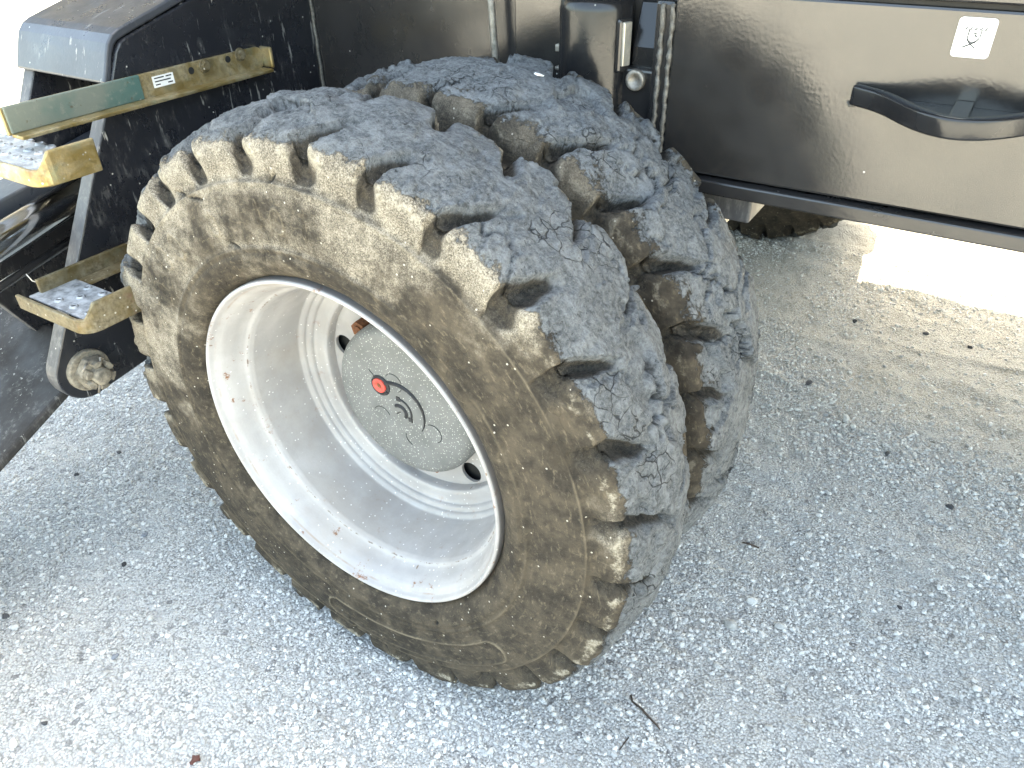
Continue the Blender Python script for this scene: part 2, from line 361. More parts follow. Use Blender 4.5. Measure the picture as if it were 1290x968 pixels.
def smooth_prof(pts, n):
    """Catmull-Rom through points, resampled evenly by arc length"""
    P = np.array(pts, float); Q = np.vstack([2 * P[0] - P[1], P, 2 * P[-1] - P[-2]])
    out = []
    for i in range(1, len(Q) - 2):
        t = np.linspace(0, 1, 60, endpoint=False)[:, None]; a, b, c, d = Q[i - 1], Q[i], Q[i + 1], Q[i + 2]
        out.append(0.5 * ((2 * b) + (-a + c) * t + (2 * a - 5 * b + 4 * c - d) * t ** 2 + (-a + 3 * b - 3 * c + d) * t ** 3))
    F = np.vstack(out + [P[-1:]]); s = np.r_[0, np.cumsum(np.linalg.norm(np.diff(F, axis=0), axis=1))]
    u = np.linspace(0, s[-1], n)
    return np.stack([np.interp(u, s, F[:, 0]), np.interp(u, s, F[:, 1])], 1)

# numpy noises
def _hash(ix, iy, iz, seed):
    with np.errstate(over='ignore'):
        h = (ix.astype(np.uint32) * np.uint32(374761393) + iy.astype(np.uint32) * np.uint32(668265263) + iz.astype(np.uint32) * np.uint32(2147483647) + np.uint32(seed * 974634777 & 0xffffffff))
        h = (h ^ (h >> np.uint32(13))) * np.uint32(1274126177); h = h ^ (h >> np.uint32(16)); h = h * np.uint32(2246822519); h ^= h >> np.uint32(15)
    return h
def h01(ix, iy, iz, seed): return _hash(ix, iy, iz, seed).astype(np.float64) / 4294967295.0
def vnoise(P, seed=0):
    I = np.floor(P).astype(np.int64); F = P - I; F = F * F * (3 - 2 * F); r = 0
    for dx in (0, 1):
        for dy in (0, 1):
            for dz in (0, 1):
                wgt = (F[:, 0] if dx else 1 - F[:, 0]) * (F[:, 1] if dy else 1 - F[:, 1]) * (F[:, 2] if dz else 1 - F[:, 2])
                r = r + wgt * h01(I[:, 0] + dx, I[:, 1] + dy, I[:, 2] + dz, seed)
    return r
def fbm(P, octv=4, seed=0, gain=0.5):
    a = 1; s = 0; t = 0
    for k in range(octv):
        s = s + a * vnoise(P * (2.0 ** k) + 13.7 * k, seed + k); t += a; a *= gain
    return s / t - 0.5
def worley(P, seed=0):
    """F1, F2 and a random value per nearest cell"""
    I = np.floor(P).astype(np.int64); n = len(P)
    f1 = np.full(n, 9.0); f2 = np.full(n, 9.0); cid = np.zeros(n)
    for dx in (-1, 0, 1):
        for dy in (-1, 0, 1):
            for dz in (-1, 0, 1):
                c = I + np.array([dx, dy, dz])
                q = np.stack([h01(c[:, 0], c[:, 1], c[:, 2], seed + k) for k in (1, 2, 3)], 1) + c
                d = np.linalg.norm(q - P, axis=1); hid = h01(c[:, 0], c[:, 1], c[:, 2], seed + 9)
                m = d < f1; f2 = np.where(m, f1, np.minimum(f2, d)); cid = np.where(m, hid, cid); f1 = np.where(m, d, f1)
    return f1, f2, cid
def sstep(x, a, b):
    t = np.clip((x - a) / (b - a), 0, 1); return t * t * (3 - 2 * t)
def grid_mesh(name, V, nu, nv, wrap_u, attrs=None):
    """V has shape (nu*nv, 3), u major"""
    me = bpy.data.meshes.new(name)
    iu = np.arange(nu if wrap_u else nu - 1); iv = np.arange(nv - 1)
    U, W = np.meshgrid(iu, iv, indexing='ij'); U2 = (U + 1) % nu
    F = np.stack([U * nv + W, U2 * nv + W, U2 * nv + W + 1, U * nv + W + 1], -1).reshape(-1, 4)
    me.vertices.add(len(V)); me.vertices.foreach_set('co', V.astype(np.float32).ravel())
    me.loops.add(F.size); me.loops.foreach_set('vertex_index', F.astype(np.int32).ravel())
    me.polygons.add(len(F)); me.polygons.foreach_set('loop_start', np.arange(0, F.size, 4, dtype=np.int32))
    me.polygons.foreach_set('use_smooth', np.ones(len(F), bool))
    me.update(calc_edges=True)
    for k, a in (attrs or {}).items():
        if a.ndim == 2:
            at = me.attributes.new(k, 'FLOAT_VECTOR', 'POINT'); at.data.foreach_set('vector', a.astype(np.float32).ravel())
        else:
            at = me.attributes.new(k, 'FLOAT', 'POINT'); at.data.foreach_set('value', a.astype(np.float32))
    return me

# ------------------------------------------------------------------ ground
def axis_coords(a, b, step, far, grow=1.22):
    mid = np.arange(a, b + step / 2, step); out = []; s = step; x = b
    while x < far: s *= grow; x += s; out.append(x)
    hi = np.array(out); out = []; s = step; x = a
    while x > -far: s *= grow; x -= s; out.append(x)
    return np.r_[np.array(out)[::-1], mid, hi]
def ground_height(x, y):
    P = np.stack([x, y, 0 * x], 1)
    near = np.clip(1.4 - 0.25 * np.hypot(x - .3, y - .6), 0, 1)
    h = 0.020 * fbm(P * 1.7, 3, 5) + 0.010 * fbm(P * 9, 3, 6) + 0.009 * fbm(P * 42, 4, 8)
    ridge = np.abs(fbm(P * np.array([2.2, 5.5, 1]) + 3.1, 4, 21))
    far = sstep(y, 0.9, 1.5)
    h = h + far * (0.008 * fbm(P * np.array([9, 22, 1]), 4, 31) + 0.010 * (0.12 - np.minimum(ridge, 0.12)) / 0.12 * 0.7)
    return h * near
gx = axis_coords(-1.55, 1.75, 0.0075, 150); gy = axis_coords(-0.75, 2.9, 0.0085, 150)
GX, GY = np.meshgrid(gx, gy, indexing='ij')
gz = ground_height(GX.ravel(), GY.ravel())
GV = np.stack([GX.ravel(), GY.ravel(), gz], 1)
gme = grid_mesh('ground', GV, len(gx), len(gy), False)
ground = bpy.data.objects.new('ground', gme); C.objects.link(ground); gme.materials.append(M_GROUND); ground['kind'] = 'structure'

# ------------------------------------------------------------------ excavator
excavator = thing('excavator', 'charcoal wheeled excavator with dusty dual tyres, zinc steps and an outrigger', 'excavator', (0, 0, 0))

# --- tyre
def tyre_mesh(name, yc, hw, nth, ns, seed, n_lug, ph_out, ph_in, R0=0.50, rough=1.0, inner_only=False, tr_in=0.0):
    """a moulded lug tyre about the Y axis; yc = mid plane, hw = half width of the tread"""
    side = [(0.010, 0.2865), (0.0015, 0.2915), (-0.0100, 0.301), (-0.0195, 0.316), (-0.0225, 0.331), (-0.0195, 0.341), (-0.0215, 0.370), (-0.0205, 0.400), (-0.0180, 0.420), (-0.0145, 0.429), (-0.0130, 0.438), (-0.0135, 0.452), (-0.0120, 0.466),
            (-0.0070, 0.4770), (0.003, 0.4845), (0.016, 0.4885), (0.04, 0.4935), (0.068, 0.4985)]
    k = hw / 0.0925
    half = [(-hw + y * k if y > 0 else -hw + y, r + (R0 - 0.5)) for y, r in side]
    prof = half + [(0.0, R0)] + [(-y, r) for y, r in half[::-1]]
    pr = smooth_prof(prof, ns)
    tg = np.gradient(pr, axis=0); tg /= np.linalg.norm(tg, axis=1)[:, None]
    nrm = np.stack([-tg[:, 1], tg[:, 0]], 1)                    # outward in (y, r)
    th = np.arange(nth) * 2 * PI / nth
    T, Sx = np.meshgrid(th, np.arange(ns), indexing='ij'); T = T.ravel(); Sx = Sx.ravel()
    y = pr[Sx, 0]; r = pr[Sx, 1]; ny = nrm[Sx, 0]; nr = nrm[Sx, 1]
    base = np.stack([r * np.cos(T), y, r * np.sin(T)], 1)
    P = base + np.array([seed * 3.3, 0, seed * 1.7])
    pitch = 2 * PI / n_lug
    onside = sstep(np.abs(y), hw * 0.86, hw * 1.02) * sstep(-(r - (R0 - .015)), 0.0, 0.012)
    # distance inward from the shoulder along the tread, and down the side wall
    w1 = fbm(P * 22, 3, seed + 3); w2 = fbm(P * 22 + 40, 3, seed + 4); w3 = fbm(P * 70 + 11, 3, seed + 5)
    d = np.zeros(len(T)); near_edge = np.zeros(len(T))
    for sgn, ph in ((-1, ph_out), (1, ph_in)):
        u = hw - sgn * y                                        # metres inward from this shoulder
        dn = np.clip((R0 - 0.024) - r, 0, None)                 # metres down the side wall
        mine = sgn * y > 0
        tw = T + 0.30 * np.clip(u, 0, .1) / R0 * 2.2 + (0.030 * w1 + 0.010 * w3) * rough + 0.25 * dn
        q = (rad(ph) - tw) / pitch
        idx = np.floor(q); f = q - idx
        jit = h01((idx % n_lug).astype(np.int64), np.zeros_like(idx, dtype=np.int64) + (sgn + 2), np.zeros_like(idx, dtype=np.int64), seed + 50)
        jit2 = h01((idx % n_lug).astype(np.int64), np.zeros_like(idx, dtype=np.int64) + (sgn + 5), np.zeros_like(idx, dtype=np.int64), seed + 51)
        umax = hw * (0.84 + 0.34 * (jit2 - 0.5)) + 0.03 * w2 * rough
        taper = np.clip(u / umax, 0, 1)
        wg = (0.345 + 0.12 * (jit - 0.5) + 0.22 * w2 * rough) * (1 - 0.50 * taper) * (1 + 0.40 * sstep(dn, 0, 0.018))
        steep = sstep(f, 0.0, 0.05) * 1.0
        rampd = 1 - sstep(f, wg * 0.42, wg)
        D = (0.029 + 0.009 * (jit - .5)) * (1 - sstep(u, umax * 0.38, umax))
        D = D * (1 + 0.30 * sstep(dn, 0, 0.01)) * (1 - np.clip((dn - 0.002) / 0.048, 0, 1))
        dd = np.where(mine, D * steep * rampd, 0)
        d = np.maximum(d, dd)
        ne = np.minimum(np.abs(f), np.abs(f - wg)) ; near_edge = np.maximum(near_edge, np.where(mine & (u < umax), np.exp(-(ne / 0.05) ** 2), 0))
    top = (1 - sstep(d, 0.004, 0.014))
    tread = sstep(r, R0 - 0.0255 + tr_in, R0 - 0.0165 + tr_in); trc = np.clip((r - (R0 - 0.031 + tr_in)) / 0.024, 0, 1)
    # crumbled rubber: facets, chips, cracks and fine pitting
    f1, f2, cid = worley(P * np.array([10, 12, 10]) + 0.9 * np.stack([w1, w2, w1], 1), seed)
    g1, g2, gid = worley(P * 42 + 0.8 * np.stack([w2, w1, w2], 1), seed + 7)
    mask_c = sstep(fbm(P * 6.5, 3, seed + 12), -0.05, 0.06)
    crack = np.exp(-((f2 - f1) / 0.026) ** 2) * mask_c
    crack2 = np.exp(-((g2 - g1) / 0.05) ** 2) * sstep(fbm(P * 9 + 7, 3, seed + 14), 0.10, 0.20) * 0.5
    disp = 0 * d
    tt = tread * (0.35 + 0.65 * top)
    disp = disp + tt * rough * ((cid - 0.5) * 0.016 * (0.2 + mask_c) + (gid - 0.5) * 0.0022 + 0.011 * fbm(P * 15, 4, seed + 20) + 0.008 * fbm(P * 60, 4, seed + 22, 0.65))
    disp = disp - tread * (crack * 0.0085 + crack2 * 0.0028) * rough
    chip = sstep(fbm(P * 30, 3, seed + 26) + 0.22 * near_edge, 0.20, 0.34) * tt
    disp = disp - chip * 0.006 * rough
    miss = sstep(fbm(P * 11 + 3, 3, seed + 33), 0.15, 0.19) * tt
    disp = disp - miss * 0.011 * rough
    disp = disp + (1 - tread) * 0.003 * fbm(P * 24, 4, seed + 40)
    flat = sstep(-(np.sin(T)) * (r + disp * nr), Z0 - 0.012, Z0 + 0.012)
    # side wall mouldings
    sw = (y < -hw * 0.9) | (y > hw * 0.9)
    rr = r - (R0 - 0.5)
    disp = disp + np.where(sw, 0.0030 * np.exp(-((rr - 0.4245) / 0.0022) ** 2) + 0.003 * np.exp(-((rr - 0.3385) / 0.0028) ** 2)
                           - 0.003 * np.exp(-((rr - 0.3325) / 0.002) ** 2), 0)
    emb = np.where(sw, np.exp(-((rr - 0.4245) / 0.0025) ** 2) * 0.7 + np.exp(-((rr - 0.3385) / 0.004) ** 2) * 0.5, 0)
    cut = np.zeros(len(T))
    if not inner_only:
        out = y < -hw * 0.9
        ax = (T - rad(-72) + PI) % (2 * PI) - PI; L = rad(28)
        ex = np.clip(np.abs(ax) - L, 0, None) * rr; ey = rr - 0.3875
        sd_ = np.hypot(ex, ey) - 0.021
        disp = disp + np.where(out, 0.0042 * np.exp(-(sd_ / 0.0024) ** 2) - 0.0010 * (sd_ < 0), 0); emb = np.maximum(emb, np.where(out, np.exp(-((sd_ - .001) / 0.0022) ** 2), 0))
        for (a, r0, rx, ry) in [(130, .385, .012, .019), (137, .392, .012, .019), (113, .380, .010, .016), (146, .372, .008, .014), (152, .395, .008, .014), (98, .388, .004, .016), (93, .380, .010, .016), (86, .386, .004, .018)]:
            dx = ((T - rad(a) + PI) % (2 * PI) - PI) * rr; dy = rr - r0
            q = np.hypot(dx / rx, dy / ry) - 1
            disp = disp + np.where(out, 0.0028 * np.exp(-(q / 0.17) ** 2), 0); emb = np.maximum(emb, np.where(out, 0.8 * np.exp(-((q - .05) / 0.15) ** 2), 0))
        for (a0, r0, a1, r1, wd) in [(107, .336, 112, .352, .0022), (101, .318, 100, .343, .0018), (-97, .405, -91, .470, .0026), (-88, .425, -85, .462, .003), (-58, .318, -60, .326, .003),
                                     (118, .425, 113, .412, .002), (94, .425, 92, .442, .002), (118, .426, 121, .44, .0018)]:
            p0 = np.array([r0 * math.cos(rad(a0)), r0 * math.sin(rad(a0))]); p1 = np.array([r1 * math.cos(rad(a1)), r1 * math.sin(rad(a1))])
            Q = np.stack([rr * np.cos(T), rr * np.sin(T)], 1) + 0.006 * np.stack([w1, w2], 1); v = p1 - p0
            t = np.clip(((Q - p0) @ v) / (v @ v), 0, 1); dist = np.linalg.norm(Q - p0 - t[:, None] * v, axis=1)
            e = np.exp(-(dist / (wd * (1.15 - 0.9 * np.abs(2 * t - 1)))) ** 2); cut = np.maximum(cut, np.where(out, e, 0))
        disp = disp - cut * 0.006
    gy = np.where(np.abs(ny) > 0.5, 0.45, 0.12) * -np.sign(y)
    y2 = y + disp * ny + d * gy; r2 = r + disp * nr - d * 0.93
    V = np.stack([r2 * np.cos(T), y2 + yc, r2 * np.sin(T)], 1)
    # the tyre is squashed a little where it meets the ground
    zl = -(Z0 - 0.004); low = V[:, 2] < zl
    V[low, 2] = zl + (V[low, 2] - zl) * 0.15
    edge = np.exp(-((rr - 0.4670) / 0.013) ** 2) * (0.62 + 0.35 * near_edge) * (0.75 + 0.9 * fbm(P * 8, 3, seed + 44))
    upper = sstep(np.sin(T - rad(28)), -0.15, 0.95)
    dust = np.clip(upper * (0.58 + 0.5 * sstep(rr, 0.405, 0.45)) * (1 - 0.55 * sstep(0.345 - rr, 0, 0.012)) * (1 - 0.4 * np.exp(-((rr - 0.431) / 0.007) ** 2)) + 0.22 * sstep(rr, 0.41, 0.46), 0, 1.2)
    pol = np.stack([T, rr, y * 0], 1)
    return grid_mesh(name, V, nth, ns, True, dict(tread=trc, groove=np.clip(d / 0.028, 0, 1), crack=np.clip(np.maximum(np.maximum(crack, crack2) * sstep(tread, .5, .9) * 0.8, cut) + miss * 0.15, 0, 1),
                                                  edge=edge * (1 - sstep(d, .003, .01)), dust=dust, polar=pol, emb=emb * (0.5 + 1.2 * np.clip(fbm(P * 14, 3, seed + 61) + .3, 0, 1))))

def add_mesh(name, me, mat, parent, label=None):
    if not me.materials: me.materials.append(mat)
    o = bpy.data.objects.new(name, me); C.objects.link(o); o.parent = parent
    if label: o['label'] = label
    return o

wheel = part_empty('wheel', excavator, (0, 0, Z0), 'dusty outer wheel with pale deep rim')
add_mesh('tyre', tyre_mesh('tyre', 0.0925, 0.0925, 1320, 216, 3, 28, 50.9, 42.2), M_TYRE1, wheel)
wheel2 = part_empty('wheel', excavator, (0, 0, Z0), 'inner wheel of the pair, browner tyre')
add_mesh('tyre', tyre_mesh('tyre', 0.378, 0.118, 1240, 200, 17, 29, 52.9, 43.9, 0.497, inner_only=True, tr_in=0.0045), M_TYRE2, wheel2)

# --- rim: lip, bead seat, barrel, lock ring step
rim_prof = [(0.018, 0.290), (-0.0075, 0.2893), (-0.0105, 0.2878), (-0.0115, 0.2858), (-0.0100, 0.2832), (-0.002, 0.2798), (0.0015, 0.2770), (0.008, 0.2720), (0.020, 0.2665), (0.034, 0.2620), (0.042, 0.2585), (0.047, 0.2535),
            (0.055, 0.2505), (0.075, 0.2485), (0.110, 0.2455), (0.140, 0.2430), (0.150, 0.2420), (0.1535, 0.2365), (0.156, 0.2345), (0.1605, 0.2335), (0.163, 0.2270), (0.166, 0.2250), (0.170, 0.2240),
            (0.1725, 0.2170), (0.1735, 0.2020), (0.1755, 0.1985), (0.180, 0.1970), (0.196, 0.1965)]
pp = []
for a, b in zip(rim_prof, rim_prof[1:]):
    m = 3 if abs(a[0] - b[0]) + abs(a[1] - b[1]) < 0.02 else 8
    for i in range(m): pp.append((a[0] + (b[0] - a[0]) * i / m, a[1] + (b[1] - a[1]) * i / m))
pp.append(rim_prof[-1])
rp = np.array(pp); ntr = 256
Tm, Sm = np.meshgrid(np.arange(ntr) * 2 * PI / ntr, np.arange(len(rp)), indexing='ij')
RV = np.stack([rp[Sm.ravel(), 1] * np.cos(Tm.ravel()), rp[Sm.ravel(), 0], rp[Sm.ravel(), 1] * np.sin(Tm.ravel())], 1)
lipa = 0.25 + 0.75 * sstep(rp[Sm.ravel(), 1], 0.25, 0.262)
rim = add_mesh('rim', grid_mesh('rim', RV, ntr, len(rp), True, dict(lip=lipa)), M_RIM, wheel)
# wheel disc with round hand holes (real openings)
def disc_with_holes():
    bm = bmesh.new(); lathe_y(bm, [(0.194, 0.2005), (0.1945, 0.19), (0.196, 0.12), (0.2005, 0.12), (0.2005, 0.2005), (0.194, 0.2005)], 128)
    bmesh.ops.remove_doubles(bm, verts=bm.verts, dist=1e-5)
    a = obj('wheel_disc', bm, M_RIM, wheel, smooth=False)
    bm = bmesh.new()
    for k in range(8):
        t = rad(168 + 45 * k); c = Vector((0.1735 * math.cos(t), 0, 0.1735 * math.sin(t)))
        cyl(bm, c + Vector((0, .15, 0)), c + Vector((0, .25, 0)), 0.0205, n=28)
    b = obj('hole_cutter', bm, M_RIM, wheel)
    md = a.modifiers.new('holes', 'BOOLEAN'); md.object = b; md.operation = 'DIFFERENCE'; md.solver = 'EXACT'
    bpy.context.view_layer.update()
    me = bpy.data.meshes.new_from_object(a.evaluated_get(bpy.context.evaluated_depsgraph_get()))
    a.modifiers.clear(); a.data = me; me.name = 'wheel_disc'; bpy.data.objects.remove(b)
    return a
disc_with_holes()
bm = bmesh.new(); lathe_y(bm, [(0.212, 0.26), (0.2125, 0.0)], 48); obj('brake_drum', bm, M_BLACK, wheel, smooth=True)
# hub cover
bm = bmesh.new(); lathe_y(bm, [(0.205, 0.142), (0.160, 0.1415), (0.150, 0.1395), (0.1445, 0.136), (0.1410, 0.130), (0.1395, 0.120), (0.1390, 0.05), (0.1388, 0.0)], 128)
obj('hub_cover', bm, M_COVER, wheel, smooth=True)
def arc_pts(cx, cz, r, a0, a1, y, n=24): return [(cx + r * math.cos(rad(a0 + (a1 - a0) * i / n)), y, cz + r * math.sin(rad(a0 + (a1 - a0) * i / n))) for i in range(n + 1)]
pcx, pcz = -0.0415, 0.0290
bm = bmesh.new(); lathe_y(bm, [(0.1375, 0.0135), (0.1345, 0.0135), (0.1335, 0.0120), (0.1335, 0.0065), (0.1370, 0.0050), (0.1372, 0.0)], 32)
bmesh.ops.translate(bm, verts=bm.verts, vec=(pcx, 0, pcz)); o = obj('plug', bm, M_RED, wheel, smooth=True, label='red round plug with dark centre')
bm = bmesh.new(); cyl(bm, (pcx, .1355, pcz), (pcx, .1365, pcz), 0.0052, n=6); obj('plug_socket', bm, M_RUST, wheel)
bm = bmesh.new(); tube(bm, arc_pts(pcx + .001, pcz - .001, 0.0165, 0, 360, .1385, 32)[:-1], 0.0032, 6, True); obj('plug_seal', bm, M_INK, wheel)
bm = bmesh.new(); pts = arc_pts(-0.005, -0.010, 0.052, 118, -32, .1383, 30); tube(bm, pts, [0.0036 - 0.0028 * (i / 30) ** 2 for i in range(31)], 6); obj('groove_mark', bm, M_INK, wheel)
bm = bmesh.new(); tube(bm, arc_pts(-.004, -.011, 0.024, 95, -28, .1388, 16), 0.0021, 6); tube(bm, arc_pts(-.004, -.014, 0.013, 130, -30, .1388, 14), 0.0034, 6)
tube(bm, [(-.012, .1387, -.020), (-.004, .1387, -.014)], 0.0012, 5)
for a in (92, -28): box(bm, (-.004 + .024 * math.cos(rad(a)) - .004, .1372, -.011 + .024 * math.sin(rad(a)) - .004), (-.004 + .024 * math.cos(rad(a)) + .004, .1386, -.011 + .024 * math.sin(rad(a)) + .004))
obj('centre_mark', bm, M_INK, wheel)
for (cx, cz, a0, a1) in [(-.012, .042, 150, -60), (.062, -.034, 120, -60), (-.046, -.036, 150, 20), (.02, -.06, 170, 250)]:
    bm = bmesh.new(); tube(bm, arc_pts(cx, cz, 0.0175, a0, a1, .1389, 16), 0.0007, 5); obj('casting_mark', bm, M_INK, wheel)
bm = bmesh.new(); tube(bm, [(-.063, .1388, .052), (-.041, .1386, .031)], 0.0007, 5); obj('casting_mark', bm, M_INK, wheel)
# wheel nuts round the cover
nut = bmesh.new(); cyl(nut, (0, 0.1955, 0), (0, 0.172, 0), 0.0155, n=6); cyl(nut, (0, 0.172, 0), (0, 0.169, 0), 0.0085, n=12)
me_nut = bpy.data.meshes.new('wheel_nut'); bmesh.ops.recalc_face_normals(nut, faces=nut.faces); nut.to_mesh(me_nut); nut.free()
for k in range(5):
    t = rad(138 + 72 * k); o = add_mesh('wheel_nut', me_nut, M_RUST, wheel); o.location = (0.1455 * math.cos(t), 0, 0.1455 * math.sin(t))

# --- far dual wheels, seen under the frame
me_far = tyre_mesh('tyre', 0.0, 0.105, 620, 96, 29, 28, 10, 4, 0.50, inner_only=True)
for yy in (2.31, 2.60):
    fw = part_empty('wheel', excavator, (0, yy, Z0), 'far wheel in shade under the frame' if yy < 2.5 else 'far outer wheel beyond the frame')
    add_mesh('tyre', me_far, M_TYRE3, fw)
    bm = bmesh.new(); lathe_y(bm, [(-0.10, 0.293), (-0.06, 0.262), (0.06, 0.262), (0.10, 0.293)], 48); lathe_y(bm, [(0.03, 0.27), (0.031, 0.0)], 48)
    obj('rim', bm, M_RIM, fw, smooth=True)
    bm = bmesh.new(); lathe_y(bm, [(-0.088, 0.288), (-0.092, 0.15), (-0.13, 0.15), (-0.13, 0.0)], 48); obj('hub', bm, M_BLACK, fw)  # black face added over the sunlit far rim to keep it dark
bm = bmesh.new(); lathe_y(bm, [(0.24, 0.0), (0.24, 0.16), (0.46, 0.16), (0.50, 0.12), (0.9, 0.10), (1.2, 0.17), (1.5, 0.17), (1.8, 0.10), (2.2, 0.12), (2.24, 0.16), (2.45, 0.16), (2.45, 0)], 40)
obj('axle', bm, M_CHAS, excavator, smooth=True).location = (0, 0, Z0)

# --- chassis: side box with the glossy panel
ZT = 0.5855 + Z0
def zz(v): return v + Z0
bm = bmesh.new(); box(bm, (0.245, 0.575, zz(0.315)), (2.6, 2.15, ZT - 0.0035)); chassis = obj('chassis_side', bm, M_PANEL, excavator, bevel=0.004)
bm = bmesh.new(); box(bm, (0.245, 0.566, ZT + 0.0035), (2.6, 2.15, ZT + 0.12)); obj('deck_plate', bm, M_PANEL, excavator, bevel=0.003)
bm = bmesh.new(); box(bm, (0.25, 0.580, ZT - 0.004), (2.58, 2.1, ZT + 0.004)); obj('deck_seam', bm, M_BLACK, excavator)
bm = bmesh.new(); box(bm, (0.235, 0.560, zz(0.2885)), (2.6, 2.165, zz(0.3115))); obj('bottom_flange', bm, M_CHAS, excavator, bevel=0.003)
bm = bmesh.new(); box(bm, (-0.05, 0.60, zz(0.236)), (0.40, 1.05, zz(0.286))); obj('frame_bracket', bm, M_DUSTY, excavator, bevel=0.004)
# recess wall behind the wheel
bm = bmesh.new(); box(bm, (-0.62, 0.66, zz(0.02)), (0.243, 0.70, ZT + 0.1)); obj('recess_wall', bm, M_CHAS, excavator)
bm = bmesh.new(); box(bm, (-0.088, 0.653, zz(0.25)), (0.03, 0.6599, zz(0.60))); obj('wall_plate', bm, M_PANEL, excavator, bevel=0.002)
bm = bmesh.new(); tube(bm, [(-0.597 + .001 * math.sin(i * 1.7), 0.657, zz(.05 + .57 * i / 40)) for i in range(41)], 0.004, 8); obj('corner_weld', bm, M_WELD, excavator, smooth=True)
bm = bmesh.new(); box(bm, (-0.62, 0.70, zz(0.05)), (0.243, 2.0, zz(0.60))); obj('chassis_core', bm, M_CHAS, excavator)
bm = bmesh.new(); tube(bm, [(-0.128, 0.63, zz(0.62)), (-0.122, 0.632, zz(0.5)), (-0.116, 0.635, zz(0.38)), (-0.11, 0.645, zz(0.2))], 0.0065, 12); obj('hydraulic_pipe', bm, M_STEEL, excavator, smooth=True)
# support cylinder standing on the axle
CX, CY = 0.097, 0.612
bm = bmesh.new()
prof = [(zz(0.25), 0.062), (zz(0.545), 0.062), (zz(0.556), 0.060), (zz(0.563), 0.055), (zz(0.566), 0.045), (zz(0.567), 0.0)]
rings = [[bm.verts.new((CX + r * math.cos(2 * PI * k / 48), CY + r * math.sin(2 * PI * k / 48), z)) for k in range(48)] for z, r in prof[:-1]]
for A, B in zip(rings, rings[1:]):
    for k in range(48): bm.faces.new((A[k], A[(k + 1) % 48], B[(k + 1) % 48], B[k]))
bm.faces.new(rings[-1])
sc_ = part_empty('support_cylinder', excavator)
obj('cylinder_barrel', bm, M_GRIP, sc_, smooth=True)
bm = bmesh.new(); cyl(bm, (CX, CY, zz(.568)), (CX, CY, zz(.64)), 0.036, n=32); obj('cylinder_rod', bm, M_CHROME, sc_, smooth=False)
bm = bmesh.new(); cyl(bm, (CX, CY, zz(.567)), (CX, CY, zz(.574)), 0.046, n=40); obj('wiper_ring', bm, M_STEEL, sc_, smooth=False)
# nameplate in a raised frame, turned with the barrel
def on_barrel(ang, w_, h_, zc, out):
    bm = bmesh.new(); box(bm, (-w_ / 2, -0.006, -h_ / 2), (w_ / 2, 0.004, h_ / 2))
    m = Matrix.Rotation(rad(ang + 90), 4, 'Z'); m.translation = (CX + (0.062 + out) * math.cos(rad(ang)), CY + (0.062 + out) * math.sin(rad(ang)), zc)
    bmesh.ops.transform(bm, matrix=m, verts=bm.verts); return bm
obj('plate_frame', on_barrel(-20, 0.030, 0.082, zz(0.495), 0.000), M_CHAS, sc_, bevel=0.005)
obj('nameplate', on_barrel(-20, 0.018, 0.066, zz(0.498), 0.0045), M_NAME, sc_, bevel=0.002)
bm = bmesh.new(); box(bm, (0.018, 0.612, zz(.47)), (0.038, 0.63, zz(.482))); obj('clip', bm, M_STEEL, excavator, bevel=0.002)
bm = bmesh.new(); box(bm, (0.018, 0.612, zz(.44)), (0.038, 0.63, zz(.446))); obj('clip', bm, M_STEEL, excavator, bevel=0.002)
# guide bracket right of the cylinder: side post, weld beads, sloped block, bolted block
bm = bmesh.new(); box(bm, (0.212, 0.578, zz(0.20)), (0.2435, 0.66, zz(0.567))); obj('guide_post', bm, M_CHAS, excavator, bevel=0.006)
bm = bmesh.new()
for xx, yy in ((0.2415, 0.5765), (0.226, 0.5755)):
    pts = [(xx + 0.0006 * math.sin(i * 2.1) + 0.0006 * math.sin(i * .83), yy + 0.001 * math.sin(i * 1.7), zz(0.22 + 0.343 * i / 60)) for i in range(61)]
    tube(bm, pts, [0.0040 + 0.0005 * math.sin(i * 1.9) + 0.0005 * math.sin(i * .7) for i in range(61)], 8)
obj('weld_bead', bm, M_WELD, excavator, smooth=True)
bm = bmesh.new(); prism(bm, [(0.640, zz(0.45)), (0.607, zz(0.45)), (0.607, zz(0.492)), (0.632, zz(0.556)), (0.655, zz(0.556)), (0.655, zz(0.45))], 'x', 0.166, 0.206); obj('guide_block', bm, M_GRIP, excavator, bevel=0.002)
bm = bmesh.new(); box(bm, (0.146, 0.596, zz(0.2)), (0.210, 0.655, zz(0.462))); gb = obj('bolted_block', bm, M_CHAS, excavator, bevel=0.006, seg=3)
bm = bmesh.new(); lathe_y(bm, [(0.0, 0.0165), (-0.006, 0.0165), (-0.0075, 0.015), (-0.0075, 0.0092), (-0.0025, 0.0085), (-0.0025, 0.0)], 24)
bmesh.ops.translate(bm, verts=bm.verts, vec=(0.181, 0.5955, zz(0.444))); obj('socket_bolt', bm, M_STEEL, excavator, smooth=True)
bm = bmesh.new(); box(bm, (0.14, 0.64, zz(0.2)), (0.212, 0.659, zz(0.62))); obj('recess_plate', bm, M_BLACK, excavator)
